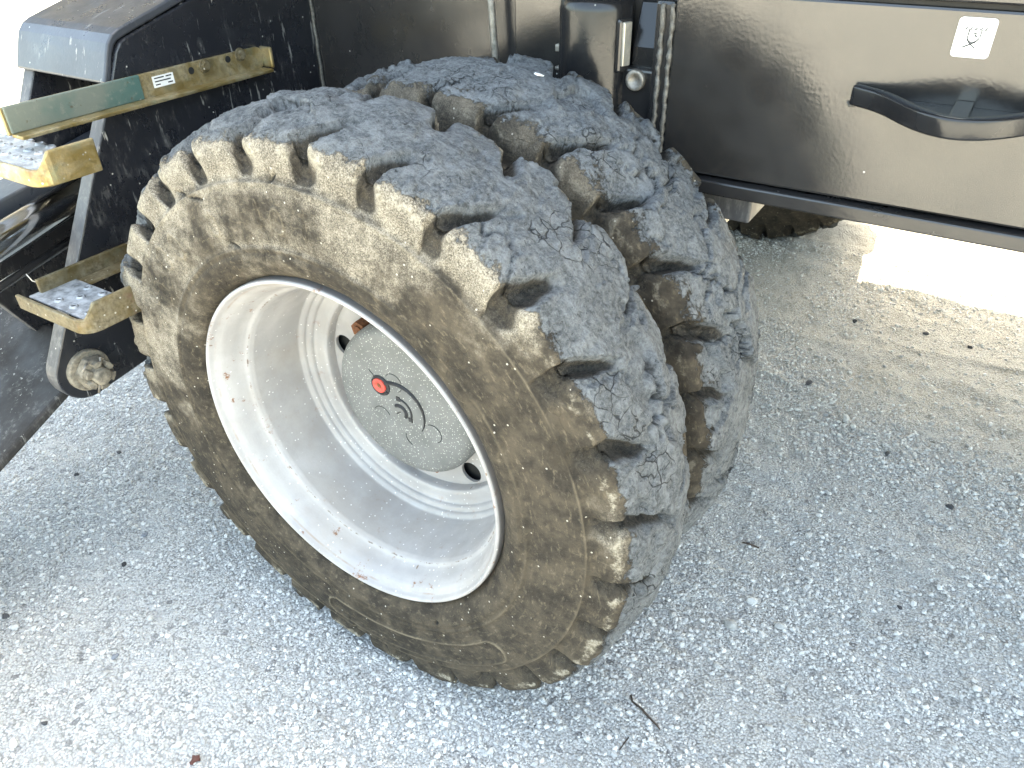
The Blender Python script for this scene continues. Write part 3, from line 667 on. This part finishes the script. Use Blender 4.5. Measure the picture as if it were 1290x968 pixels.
# grab handle / tie-down loop welded on the panel
hx = [0.523, 0.537, 0.556, 0.578, 0.602, 0.63, 0.66, 0.69, 0.718, 0.742, 0.764, 0.783, 0.797]
hy = [0.570, 0.562, 0.553, 0.535, 0.508, 0.483, 0.472, 0.483, 0.508, 0.535, 0.553, 0.562, 0.570]
hxy = smooth_prof(list(zip(hx, hy)), 41); hx = list(hxy[:, 0]); hy = list(hxy[:, 1])
bm = bmesh.new(); rows = []
for i in range(len(hx)):
    x0, y0 = hx[i], hy[i]
    a = max(i - 1, 0); b = min(i + 1, len(hx) - 1); tx, ty = hx[b] - hx[a], hy[b] - hy[a]; L = math.hypot(tx, ty); nx, ny = ty / L, -tx / L
    tk = 0.0085
    zb, zt = zz(0.4535 - 0.003 * math.sin(PI * i / 40)), zz(0.4805 - 0.004 * math.sin(PI * i / 40))
    rows.append([bm.verts.new((x0 + nx * s * tk, y0 + ny * s * tk, z)) for s, z in ((1, zb), (1, zt), (-1, zt), (-1, zb))])
for A, B in zip(rows, rows[1:]):
    for k in range(4): bm.faces.new((A[k], A[(k + 1) % 4], B[(k + 1) % 4], B[k]))
bm.faces.new(rows[0]); bm.faces.new(rows[-1][::-1])
hd = obj('grab_handle', bm, M_GRIP, excavator, bevel=0.0035, seg=3, smooth=True)
bm = bmesh.new(); prism(bm, [(a, b) for a, b in zip(hx[1:-1], hy[1:-1])] + [(hx[-2], 0.574), (hx[1], 0.574)], 'z', zz(0.4605), zz(0.4655)); obj('handle_web', bm, M_GRIP, hd)
bm = bmesh.new(); box(bm, (0.650, 0.486, zz(0.466)), (0.672, 0.574, zz(0.473))); obj('handle_reflection', bm, M_PANEL, hd, bevel=0.002)  # plate added for the bright reflection seen through the handle
for xa, xb in ((0.516, 0.530), (0.790, 0.804)):
    bm = bmesh.new(); tube(bm, [(xa, 0.574, zz(0.455)), ((xa + xb) / 2 - .004, 0.573, zz(0.45)), (xb, 0.574, zz(0.4515))], 0.0022, 6)
    obj('handle_weld', bm, M_WELD, hd, smooth=True)
# sticker with tie-down pictogram
SX, SZ, SY = 0.6485, zz(0.549), 0.5745
def rrect(w_, h_, r, n=6):
    p = []
    for cx, cz, a in ((w_ / 2 - r, h_ / 2 - r, 0), (-w_ / 2 + r, h_ / 2 - r, 90), (-w_ / 2 + r, -h_ / 2 + r, 180), (w_ / 2 - r, -h_ / 2 + r, 270)):
        for i in range(n + 1): p.append((cx + r * math.cos(rad(a + 90 * i / n)), cz + r * math.sin(rad(a + 90 * i / n))))
    return p
bm = bmesh.new(); prism(bm, [(SX + a, SZ + b) for a, b in rrect(0.044, 0.047, 0.005)], 'y', SY, SY - 0.0012); stk = obj('sticker', bm, M_WHITE, excavator, label='white square sticker with black hook pictogram')
def ink(pts, r=0.00045):
    r *= 1.35
    tube(bm, [(SX + a, SY - 0.0013, SZ + b) for a, b in pts], r, 5)
bm = bmesh.new()
for i in range(5): ink([(-.0125 + i * .0055, .0095), (-.0095 + i * .0055, .0125)], .0005)
ink([(-.0135, .0095), (.0135, .0095)], .00025)
ink([(-.0075, .009), (-.0075, .001), (-.0055, -.004), (-.001, -.006), (.004, -.003), (.0065, .002), (.0065, .009)], .0005)
ink([(-.0015, .0055), (.0015, .005), (.0005, .003), (.002, .0015), (.003, .003)], .0006)
ink([(-.0105, -.012), (-.004, -.0085), (.0025, -.005), (.006, 0.0)], .0006); ink([(.004, -.012), (-.003, -.007), (-.0075, -.002)], .0005)
obj('pictogram', bm, M_INK, stk)
bm = bmesh.new(); p = [(a * 0.86, b * 0.86) for a, b in rrect(0.044, 0.047, 0.005)]; ink(p + [p[0]], .00018); obj('border_line', bm, M_STEEL, stk)

# --- outrigger bracket on the left
ob = part_empty('outrigger_bracket', excavator)
pcy, pcz_, pr_ = -0.047, zz(-0.022), 0.058
arc = [(pcy + pr_ * math.cos(rad(a)), pcz_ + pr_ * math.sin(rad(a))) for a in range(150, 286, 9)]
outline = [(0.658, zz(0.018)), (0.658, zz(0.625)), (0.364, zz(0.546)), (0.215, zz(0.506)), (0.203, zz(0.500)), (0.192, zz(0.488)), (0.168, zz(0.444))] + arc + [(0.076, zz(-0.064))]
bm = bmesh.new(); prism(bm, outline, 'x', -0.600, -0.634); pl = obj('side_plate', bm, M_BRKT, ob, bevel=0.003)
pl.data.materials.append(M_DUSTY)
for f in pl.data.polygons:
    if abs(f.normal.x) < 0.5 and f.center.z < zz(0.44) and f.normal.y < 0.3 and f.normal.z < .8: f.material_index = 1
out2 = [(0.658, zz(0.10)), (0.658, zz(0.625)), (0.364, zz(0.546)), (0.215, zz(0.506)), (0.203, zz(0.500)), (0.192, zz(0.488)), (0.168, zz(0.444)), (0.137, zz(0.39)), (-0.065, zz(0.08)), (0.0, zz(-0.05))]
bm = bmesh.new(); prism(bm, out2, 'x', -0.834, -0.866); p2 = obj('side_plate', bm, M_BRKT, ob, bevel=0.003); p2.data.materials.append(M_DUSTY)
for f in p2.data.polygons:
    if abs(f.normal.x) < 0.5 and f.center.z < zz(0.44) and f.normal.y < 0.3: f.material_index = 1
# bent hood plate over both side plates
hood = [(0.66, zz(0.640)), (0.364, zz(0.560)), (0.213, zz(0.519)), (0.197, zz(0.512)), (0.185, zz(0.500)), (0.178, zz(0.486)), (0.158, zz(0.440)), (0.170, zz(0.436)), (0.190, zz(0.483)), (0.197, zz(0.494)), (0.206, zz(0.501)), (0.218, zz(0.505)), (0.364, zz(0.5455)), (0.66, zz(0.625))]
bm = bmesh.new(); prism(bm, [(a - 0.0025, b + 0.0025) for a, b in hood], 'x', -0.603, -0.872); obj('hood', bm, M_HOOD, ob, bevel=0.004, seg=3)
bm = bmesh.new(); box(bm, (-0.832, 0.30, zz(0.06)), (-0.636, 0.32, zz(0.52))); obj('inner_web', bm, M_BLACK, ob)
# outrigger leg pivoting on the pin: a wide slab going out and down
def slab(y0, z0, y1, z1, t, x0, x1):
    dy, dz = y1 - y0, z1 - z0; L = math.hypot(dy, dz); ny, nz = -dz / L, dy / L
    if nz < 0: ny, nz = -ny, -nz
    bm = bmesh.new(); prism(bm, [(y0, z0), (y1, z1), (y1 - ny * t, z1 - nz * t), (y0 - ny * t, z0 - nz * t)], 'x', x0, x1); return bm
leg = obj('outrigger_leg', slab(0.012, zz(-0.020), -0.62, zz(-0.301), 0.02, -0.642, -1.02), M_ARM, ob, bevel=0.006, label='scratched grey outrigger leg going down and out')
bm = bmesh.new(); box(bm, (-0.95, -0.72, 0.0), (-0.70, -0.52, 0.19)); obj('foot_plate', bm, M_ARM, ob, bevel=0.004)
# cylinder of the outrigger: beam, chromed rod and lower tube
bm = slab(0.24, zz(0.318), -0.55, zz(0.158), 0.055, -0.745, -0.828); obj('cylinder_beam', bm, M_HOOD, ob, bevel=0.004)
bm = bmesh.new(); cyl(bm, (-0.70, 0.26, zz(0.287)), (-0.70, -0.55, zz(0.107)), 0.030, n=48); obj('cylinder_rod', bm, M_CHROME, ob, smooth=True)
bm = bmesh.new(); cyl(bm, (-0.70, 0.20, zz(0.205)), (-0.70, -0.6, zz(0.03)), 0.008, n=16); obj('hose', bm, M_CHAS, ob, smooth=True)
# pivot pin with castle nut
pivot = part_empty('pivot_pin', excavator, (0, pcy, pcz_), 'muddy castle nut and pin end')
def lathe_x(prof, n=36):
    bm = bmesh.new(); lathe_y(bm, prof, n); bmesh.ops.transform(bm, matrix=Matrix.Rotation(rad(-90), 4, 'Z'), verts=bm.verts); return bm
obj('washer', lathe_x([(-0.602, 0.0), (-0.602, 0.040), (-0.592, 0.040), (-0.590, 0.038), (-0.590, 0.0)]), M_MUDDY, pivot, smooth=False, bevel=0.002)
bm = bmesh.new(); cyl(bm, (-0.5895, 0, 0), (-0.568, 0, 0), 0.033, 0.0325, n=6); obj('nut', bm, M_MUDDY, pivot, bevel=0.003)
bm = bmesh.new()
for k in range(6):
    t0, t1 = rad(60 * k + 11), rad(60 * k + 49)
    ring = [(0.018 * math.cos(t0), 0.018 * math.sin(t0)), (0.028 * math.cos(t0), 0.028 * math.sin(t0)), (0.0285 * math.cos((t0 + t1) / 2), 0.0285 * math.sin((t0 + t1) / 2)), (0.028 * math.cos(t1), 0.028 * math.sin(t1)), (0.018 * math.cos(t1), 0.018 * math.sin(t1))]
    prism(bm, ring, 'x', -0.5685, -0.556)
obj('castle_ring', bm, M_MUDDY, pivot, bevel=0.0015)
obj('pin_end', lathe_x([(-0.5685, 0.0165), (-0.551, 0.0165), (-0.547, 0.0135), (-0.5465, 0.0)], 28), M_MUDDY, pivot, smooth=True)
bm = bmesh.new(); tube(bm, [(-0.561, 0.012, 0.033), (-0.561, 0.0, 0.0), (-0.561, -0.014, -0.032)], 0.0022, 8); tube(bm, [(-0.561, -.0135, 0.033), (-0.558, -.022, 0.030), (-0.56, -.028, 0.022)], 0.0022, 8); obj('split_pin', bm, M_STEEL, pivot, smooth=True)

# --- the two side steps
def dimples(parent, spots, z, mat):
    bm = bmesh.new()
    for x, y in spots:
        n = 12; R_ = [(0.0080, 0.0), (0.0062, 0.0026), (0.0045, 0.0027), (0.0038, 0.0004)]
        rings = [[bm.verts.new((x + r * math.cos(2 * PI * k / n), y + r * math.sin(2 * PI * k / n), z + h)) for k in range(n)] for r, h in R_]
        for A, B in zip(rings, rings[1:]):
            for k in range(n): bm.faces.new((A[k], A[(k + 1) % n], B[(k + 1) % n], B[k]))
    obj('grip_dimple', bm, mat, parent, smooth=True, kind='stuff')
    bm = bmesh.new()
    for x, y in spots: cyl(bm, (x, y, z + .0001), (x, y, z + .0009), 0.0041, n=12)
    obj('drain_hole', bm, M_BLACK, parent, kind='stuff')
def make_step(y_far, y_near, zb, h, mat, x0, x1, ty0, ty1, tz, tab, label, spots):
    st = part_empty('step', excavator, (0, 0, 0), label)
    # bar: upright web against the plate, bottom flange, rounded far end
    out = [(y_near, zb), (y_far - .012, zb), (y_far - .003, zb + .004), (y_far, zb + .014), (y_far, zb + h - .012), (y_far - .003, zb + h - .004), (y_far - .012, zb + h), (y_near, zb + h)]
    bm = bmesh.new(); prism(bm, out, 'x', -0.5975, -0.5895); obj('bar', bm, mat, st, bevel=0.0015)
    bm = bmesh.new(); box(bm, (-0.5893, y_near + .004, zb - 0.0035), (-0.560, y_far - 0.004, zb + 0.0025)); obj('bar_flange', bm, mat, st, bevel=0.0015)
    bm = bmesh.new(); box(bm, (-0.5975, y_far - .0005, zb + .002), (-0.566, y_far + .0065, zb + h - .001)); obj('bar_end', bm, mat, st, bevel=0.003)
    # tread: perforated plate with rolled front lip and a tab at its end
    bm = bmesh.new(); box(bm, (x0, ty0 + .016, tz - .004), (x1, min(ty1, ty1 - .012 + tab - .004), tz)); obj('step_tread', bm, M_TREADPL, st, bevel=0.001)
    dimples(st, spots, tz, M_TREADPL)
    r = 0.028; th = 0.007; yc, xc = ty0 + r, x1 - r + .004
    path = [(x0 - 0.012, ty0)] + [(xc + r * math.cos(rad(a)), yc + r * math.sin(rad(a))) for a in range(-90, 1, 15)] + [(xc + r, ty1 - 0.012 + tab)]
    bm = bmesh.new(); rows = []
    for i, (px, py) in enumerate(path):
        a = path[max(i - 1, 0)]; b = path[min(i + 1, len(path) - 1)]; tx, tyy = b[0] - a[0], b[1] - a[1]; L = math.hypot(tx, tyy); nx, ny = tyy / L, -tx / L
        rise = 0.0 if i < 5 else 0.030 * min(1, (i - 4) / 3)
        zt = tz + 0.006 + rise * 0.8; zl = tz - 0.020
        rows.append([bm.verts.new((px, py, zl)), bm.verts.new((px, py, zt)), bm.verts.new((px - nx * th, py - ny * th, zt)), bm.verts.new((px - nx * th, py - ny * th, zl))])
    for A, B in zip(rows, rows[1:]):
        for k in range(4): bm.faces.new((A[k], A[(k + 1) % 4], B[(k + 1) % 4], B[k]))
    bm.faces.new(rows[0]); bm.faces.new(rows[-1][::-1])
    obj('step_lip', bm, mat, st, bevel=0.0022, seg=2)
    return st
up = make_step(0.496, -0.030, zz(0.405), 0.042, M_ZINC, -0.80, -0.452, -0.080, 0.048, zz(0.380), -0.015, 'upper zinc yellow step with green taped bar',
               [(-0.476 - 0.030 * i - (0.015 if j == 1 else 0), -0.042 + 0.028 * j) for i in range(8) for j in range(3)])
lo = make_step(0.20, -0.075, zz(0.148), 0.028, M_ZINCD, -0.600, -0.425, -0.108, -0.012, zz(0.152), 0.022, 'small muddy lower step',
               [(-0.455 - 0.042 * i - (0.021 if j == 1 else 0), -0.075 + 0.026 * j) for i in range(3) for j in range(3) if not (j == 1 and i == 2)])
# bolts, holes, sticker and green tape on the upper bar
for yb, zb_ in ((0.352, 0.4365), (0.439, 0.4405)):
    bm = bmesh.new(); cyl(bm, (-0.5894, yb, zz(zb_)), (-0.5865, yb, zz(zb_)), 0.0125, n=24); cyl(bm, (-0.5865, yb, zz(zb_)), (-0.5805, yb, zz(zb_)), 0.0088, n=6); obj('bolt', bm, M_ZINCD, up, bevel=0.0008)
    bm = bmesh.new(); cyl(bm, (-0.5896, yb - .030, zz(zb_ - .003)), (-0.5888, yb - .030, zz(zb_ - .003)), 0.0062, n=18); obj('bolt_hole', bm, M_BLACK, up)
bm = bmesh.new(); box(bm, (-0.590, -0.026, zz(0.4075)), (-0.5845, 0.212, zz(0.4485))); tp = obj('green_tape', bm, M_TEAL, up, bevel=0.002)
bm = bmesh.new(); box(bm, (-0.5895, 0.238, zz(0.420)), (-0.5887, 0.282, zz(0.439))); lb = obj('part_label', bm, M_WHITE, up)
bm = bmesh.new()
for j, segs in enumerate([[(0.242, 0.262), (0.266, 0.278)], [(0.242, 0.275)], [(0.242, 0.252), (0.268, 0.278)]]):
    for a, b in segs: box(bm, (-0.5888, a, zz(0.4345 - j * 0.0055)), (-0.5884, b, zz(0.4365 - j * 0.0055)))
obj('print_line', bm, M_INK, lb)
bm = bmesh.new(); tube(bm, [(-0.64 - .05, -0.045, zz(.15)), (-0.69, -0.04, zz(.135)), (-0.69, -0.025, zz(.12))], 0.001, 5); obj('paint_drip', bm, M_WHITE, ob)

# --- upper structure out of frame: it throws the shade the wheels stand in
bm = bmesh.new(); prism(bm, [(0.42, 1.32), (2.70, 1.32), (2.86, 1.42), (2.86, 2.6), (2.6, 2.95), (0.50, 2.95), (0.36, 2.7), (0.36, 1.40)], 'x', -2.6, 2.7)
obj('upper_body', bm, M_BODY, excavator, bevel=0.03)
bm = bmesh.new(); cyl(bm, (0.9, 1.36, zz(0.70)), (0.9, 1.36, 1.321), 0.55, n=64); obj('slew_ring', bm, M_CHAS, excavator)

# ------------------------------------------------------------------ loose stones, twigs and gravel
def stone_mesh(name, seed, flat, mat, sub=2, jag=0.25):
    bm = bmesh.new(); bmesh.ops.create_icosphere(bm, subdivisions=sub, radius=1)
    V = np.array([v.co[:] for v in bm.verts])
    n = fbm(V * 1.1 + seed * 7.3, 2, seed) * 1.0 + jag * fbm(V * 2.5 + seed, 2, seed + 5)
    r2 = np.random.default_rng(seed)
    for _ in range(9):
        d = r2.normal(size=3); d /= np.linalg.norm(d); c = 0.5 + 0.3 * r2.random(); t = V @ d; V = V - np.where(t > c, t - c, 0)[:, None] * d * 0.85
    V = V * (1 + 0.5 * n)[:, None] * np.array([1, 0.78, flat])
    for v, p in zip(bm.verts, V): v.co = p
    me = bpy.data.meshes.new(name); bm.to_mesh(me); bm.free(); me.materials.append(mat)
    for p in me.polygons: p.use_smooth = False
    return me
def gh(x, y): return float(ground_height(np.array([x]), np.array([y]))[0])
def put(name, me, x, y, size, label, cat, group=None, rz=None, sink=0.25):
    o = bpy.data.objects.new(name, me); C.objects.link(o); o.scale = (size,) * 3
    o.location = (x, y, gh(x, y) + size * sink); o.rotation_euler = (random.uniform(-.3, .3), random.uniform(-.3, .3), random.uniform(0, 6.28) if rz is None else rz)
    o['label'] = label; o['category'] = cat
    if group: o['group'] = group
    return o
pale = [stone_mesh('stone', 20 + i, (0.5, 0.62, 0.7, 0.55)[i % 4], M_PEB) for i in range(7)]
dark = [stone_mesh('dark_stone', 60 + i, 0.6, M_DARK, 2, 0.5) for i in range(3)]
blue = stone_mesh('blue_stone', 81, 0.5, M_BLUE)
NAMED = [
    (dark[0], -0.704, -0.331, .0085, 'black stone at the left edge of the picture'),
    (dark[1], -0.617, -0.122, .0075, 'black lump on pale gravel well left of the outer wheel'),
    (dark[2], -0.965, 0.107, .0075, 'black stone on the gravel just below the outrigger bracket'),
    (dark[1], -0.983, 0.0, .0075, 'dark stone beside the outrigger leg on gravel'),
    (dark[0], -0.416, -0.424, .007, 'black stone in the bottom left corner beside a round white pebble'),
    (dark[2], 0.819, 0.619, .006, 'small black stone alone in the middle of the open gravel right of the wheels'),
    (dark[1], 0.865, 0.978, .010, 'dark clod at the right edge of the open gravel'),
    (dark[0], 0.71, 1.103, .010, 'dark clod on bare gravel halfway between inner wheel and right edge'),
    (dark[2], 0.50, 1.75, .010, 'dark stone lying just in front of the sunlit strip, nearest the wheel'),
    (dark[1], 0.706, 1.784, .011, 'dark stone in front of the sunlit strip, middle of three'),
    (dark[0], 0.831, 1.771, .009, 'dark stone in front of the sunlit strip, rightmost of three'),
    (dark[2], 0.464, 1.313, .013, 'dark low clod on the gravel close to the inner tyre'),
    (blue, -0.656, -0.042, .010, 'slate blue flat stone on pale gravel left of the outer wheel'),
    (blue, -0.428, -0.274, .0085, 'blue grey stone next to a white pebble at lower left'),
    (pale[0], -0.411, -0.307, .0085, 'white angular pebble beside the blue grey stone'),
    (pale[1], -0.601, 0.104, .0115, 'large pale pebble close to the outer tyre lugs'),
    (pale[2], -0.428, -0.475, .0105, 'round white pebble in the bottom left corner'),
    (pale[3], -0.175, -0.329, .0105, 'long white pebble beside the red brown flake'),
    (pale[4], -0.330, -0.346, .0095, 'pale pebble with a dark shaded side at lower left'),
    (pale[5], 0.564, 0.481, .0125, 'smooth white pebble right of the outer tyre foot'),
    (pale[6], 0.547, 0.399, .0145, 'largest angular white stone right of the outer tyre'),
    (pale[0], 0.630, 0.451, .0125, 'square grey white stone beside the largest white stone'),
    (pale[2], 0.556, 0.303, .0105, 'round pale pebble in front of the largest white stone'),
    (pale[1], 0.967, 0.492, .011, 'white stone near the right edge at lower right'),
    (pale[3], 0.591, 1.195, .014, 'white stone on the bare gravel behind the inner tyre'),
]
for i, (me, x, y, s, lab) in enumerate(NAMED):
    dk = me in dark or me is blue
    put('dark_stone' if dk else 'stone', me, x, y, s, lab, 'stone', 'dark stones on the gravel' if dk else 'white stones on the gravel')
chip = stone_mesh('stone_chip', 91, 0.35, M_WHITE, 1); o = bpy.data.objects.new('stone_chip', chip); C.objects.link(o); o.scale = (.0095, .0065, .006)
o.location = (0.114, 0.396, 0.9795); o.rotation_euler = (0, 0.25, 0.5); o['label'] = 'white stone chip lying on top of the inner tyre tread'; o['category'] = 'stone'
# loose pebbles one can still count
def blocked(x, y): return (-0.36 < x < 0.36 and -0.02 < y < 0.52) or y < -0.62
Rm = np.array(R); cp = np.array([0.7061, -0.6201, 0.7466 + Z0])
def in_view(x, y, z=0.0, mrg=0):
    c = Rm @ (np.array([x, y, z]) - cp); u = 645 + 955.95 * c[0] / c[2]; v = 484 + 955.95 * c[1] / c[2]
    return c[2] > 0 and -mrg < u < 1290 + mrg and -mrg < v < 968 + mrg
cnt = 0; pr2 = random.Random(5)
while cnt < 240:
    x, y = pr2.uniform(-1.2, 1.2), pr2.uniform(-0.55, 1.3)
    if blocked(x, y) or not in_view(x, y): continue
    if vnoise(np.array([[x * 4, y * 4, 0.5]]), 77)[0] < 0.38 and pr2.random() < 0.75: continue
    dist = math.hypot(x - .7, y + .62, 1.24)
    s = 0.0042 + 0.0045 * pr2.random() ** 2.2 + 0.0012 * (dist - 1.3)
    rg = 'on gravel left of the outer wheel' if x < -0.35 else ('on gravel in front of the outer wheel foot' if y < 0.2 else ('on the bare gravel behind the inner tyre' if y > 0.75 else 'on gravel right of the dual wheels'))
    put('pebble', pr2.choice(pale), x, y, s, 'small pale pebble loose ' + rg, 'pebble', 'small pebbles ' + rg); cnt += 1
# twigs and flakes
def twig(name, pts, r, label, cat='twig', grp=None):
    bm = bmesh.new(); n = len(pts); tube(bm, [(x, y, gh(x, y) + r * 1.4 + h) for x, y, h in pts], [r * (0.6 + 0.4 * math.sin(PI * (i + .6) / n)) for i in range(n)], 7)
    o = obj(name, bm, M_TWIG, None, smooth=True, label=label, category=cat)
    if grp: o['group'] = grp
twig('twig', [(0.444, 0.163, 0), (0.452, 0.152, .001), (0.47, 0.146, .002), (0.488, 0.139, .002), (0.505, 0.134, .001), (0.514, 0.130, 0)], 0.0022, 'brown dry twig on gravel in front of the outer tyre foot')
twig('twig', [(0.497, 0.628, 0), (0.511, 0.6285, .002), (0.533, 0.631, 0)], 0.0022, 'short dark twig on the gravel right of the inner tyre')
twig('twig', [(0.474, 0.090, 0), (0.472, 0.078, .001), (0.470, 0.062, 0)], 0.0013, 'thin short dark stick at the bottom edge below the brown twig')
bm = bmesh.new(); bmesh.ops.create_icosphere(bm, subdivisions=2, radius=1)
for v in bm.verts: v.co = Vector((v.co.x * (1 + .5 * math.sin(5 * v.co.y)), v.co.y * 1.4, v.co.z * 0.22 + 0.25 * math.sin(3 * v.co.x)))
fo = obj('flake', bm, M_LEAF, None, smooth=True, label='red brown flake at the bottom edge among white pebbles', category='flake'); fo.scale = (.0075,) * 3; fo.location = (-0.131, -0.329, gh(-.131, -.329) + .003)

# gravel: uncountable small stones, instanced on the ground
def gravel():
    n = 210000; g = np.random.default_rng(3)
    X = g.uniform(-1.5, 1.6, n * 2); Y = g.uniform(-0.75, 2.3, n * 2)
    P = np.stack([X, Y, 0 * X], 1)
    dens = 0.25 + 1.1 * sstep(fbm(P * 4.5, 4, 71), -0.12, 0.14); dens *= 1.0 - 0.55 * sstep(Y, 0.8, 1.6)
    c = (P - cp) @ Rm.T; u = 645 + 955.95 * c[:, 0] / c[:, 2]; v = 484 + 955.95 * c[:, 1] / c[:, 2]
    keep = (g.random(n * 2) < dens) & (c[:, 2] > 0) & (u > -60) & (u < 1350) & (v > -60) & (v < 1028)
    keep &= ~((np.abs(X) < 0.22) & (Y > 0.02) & (Y < 0.5))
    X, Y = X[keep][:n], Y[keep][:n]; m = len(X)
    S = 0.0012 + 0.0018 * g.random(m) ** 2.4 + 0.0042 * g.random(m) ** 9
    Z = ground_height(X, Y) + S * 0.15
    me = bpy.data.meshes.new('gravel'); me.vertices.add(m); me.vertices.foreach_set('co', np.stack([X, Y, Z], 1).astype(np.float32).ravel())
    a = me.attributes.new('size', 'FLOAT', 'POINT'); a.data.foreach_set('value', S.astype(np.float32))
    a = me.attributes.new('turn', 'FLOAT_VECTOR', 'POINT'); a.data.foreach_set('vector', np.stack([g.uniform(-.5, .5, m), g.uniform(-.5, .5, m), g.uniform(0, 6.28, m)], 1).astype(np.float32).ravel())
    me.materials.append(M_GRAV)
    o = bpy.data.objects.new('gravel', me); C.objects.link(o); o['kind'] = 'stuff'
    o['label'] = 'fine pale crushed gravel covering the ground'
    ng = bpy.data.node_groups.new('gravel_scatter', 'GeometryNodeTree')
    ng.interface.new_socket('Geometry', in_out='INPUT', socket_type='NodeSocketGeometry'); ng.interface.new_socket('Geometry', in_out='OUTPUT', socket_type='NodeSocketGeometry')
    N = ng.nodes; L = ng.links
    gi = N.new('NodeGroupInput'); go = N.new('NodeGroupOutput'); iop = N.new('GeometryNodeInstanceOnPoints')
    g2i = N.new('GeometryNodeGeometryToInstance')
    for k in range(5):
        ico = N.new('GeometryNodeMeshIcoSphere'); ico.inputs['Radius'].default_value = 1; ico.inputs['Subdivisions'].default_value = 2
        nz = N.new('ShaderNodeTexNoise'); nz.inputs['Scale'].default_value = 0.9; nz.inputs['Detail'].default_value = 1.5
        pos = N.new('GeometryNodeInputPosition'); add = N.new('ShaderNodeVectorMath'); add.operation = 'ADD'; add.inputs[1].default_value = (k * 5.1, k * 2.3, k)
        L.new(pos.outputs[0], add.inputs[0]); L.new(add.outputs[0], nz.inputs['Vector'])
        sub = N.new('ShaderNodeVectorMath'); sub.operation = 'SUBTRACT'; sub.inputs[1].default_value = (.5, .5, .5); L.new(nz.outputs['Color'], sub.inputs[0])
        mul = N.new('ShaderNodeVectorMath'); mul.operation = 'SCALE'; mul.inputs['Scale'].default_value = 1.5; L.new(sub.outputs[0], mul.inputs[0])
        sp = N.new('GeometryNodeSetPosition'); L.new(ico.outputs['Mesh'], sp.inputs['Geometry']); L.new(mul.outputs[0], sp.inputs['Offset'])
        tr = N.new('GeometryNodeTransform'); tr.inputs['Scale'].default_value = (1, 0.8, 0.62); L.new(sp.outputs[0], tr.inputs['Geometry'])
        sm = N.new('GeometryNodeSetMaterial'); sm.inputs['Material'].default_value = M_GRAV; L.new(tr.outputs[0], sm.inputs['Geometry'])
        L.new(sm.outputs[0], g2i.inputs[0])
    L.new(gi.outputs[0], iop.inputs['Points']); L.new(g2i.outputs[0], iop.inputs['Instance']); iop.inputs['Pick Instance'].default_value = True
    sa = N.new('GeometryNodeInputNamedAttribute'); sa.data_type = 'FLOAT'; sa.inputs['Name'].default_value = 'size'
    ta = N.new('GeometryNodeInputNamedAttribute'); ta.data_type = 'FLOAT_VECTOR'; ta.inputs['Name'].default_value = 'turn'
    L.new(sa.outputs['Attribute'], iop.inputs['Scale']); L.new(ta.outputs['Attribute'], iop.inputs['Rotation'])
    L.new(iop.outputs[0], go.inputs[0])
    md = o.modifiers.new('scatter', 'NODES'); md.node_group = ng
gravel()
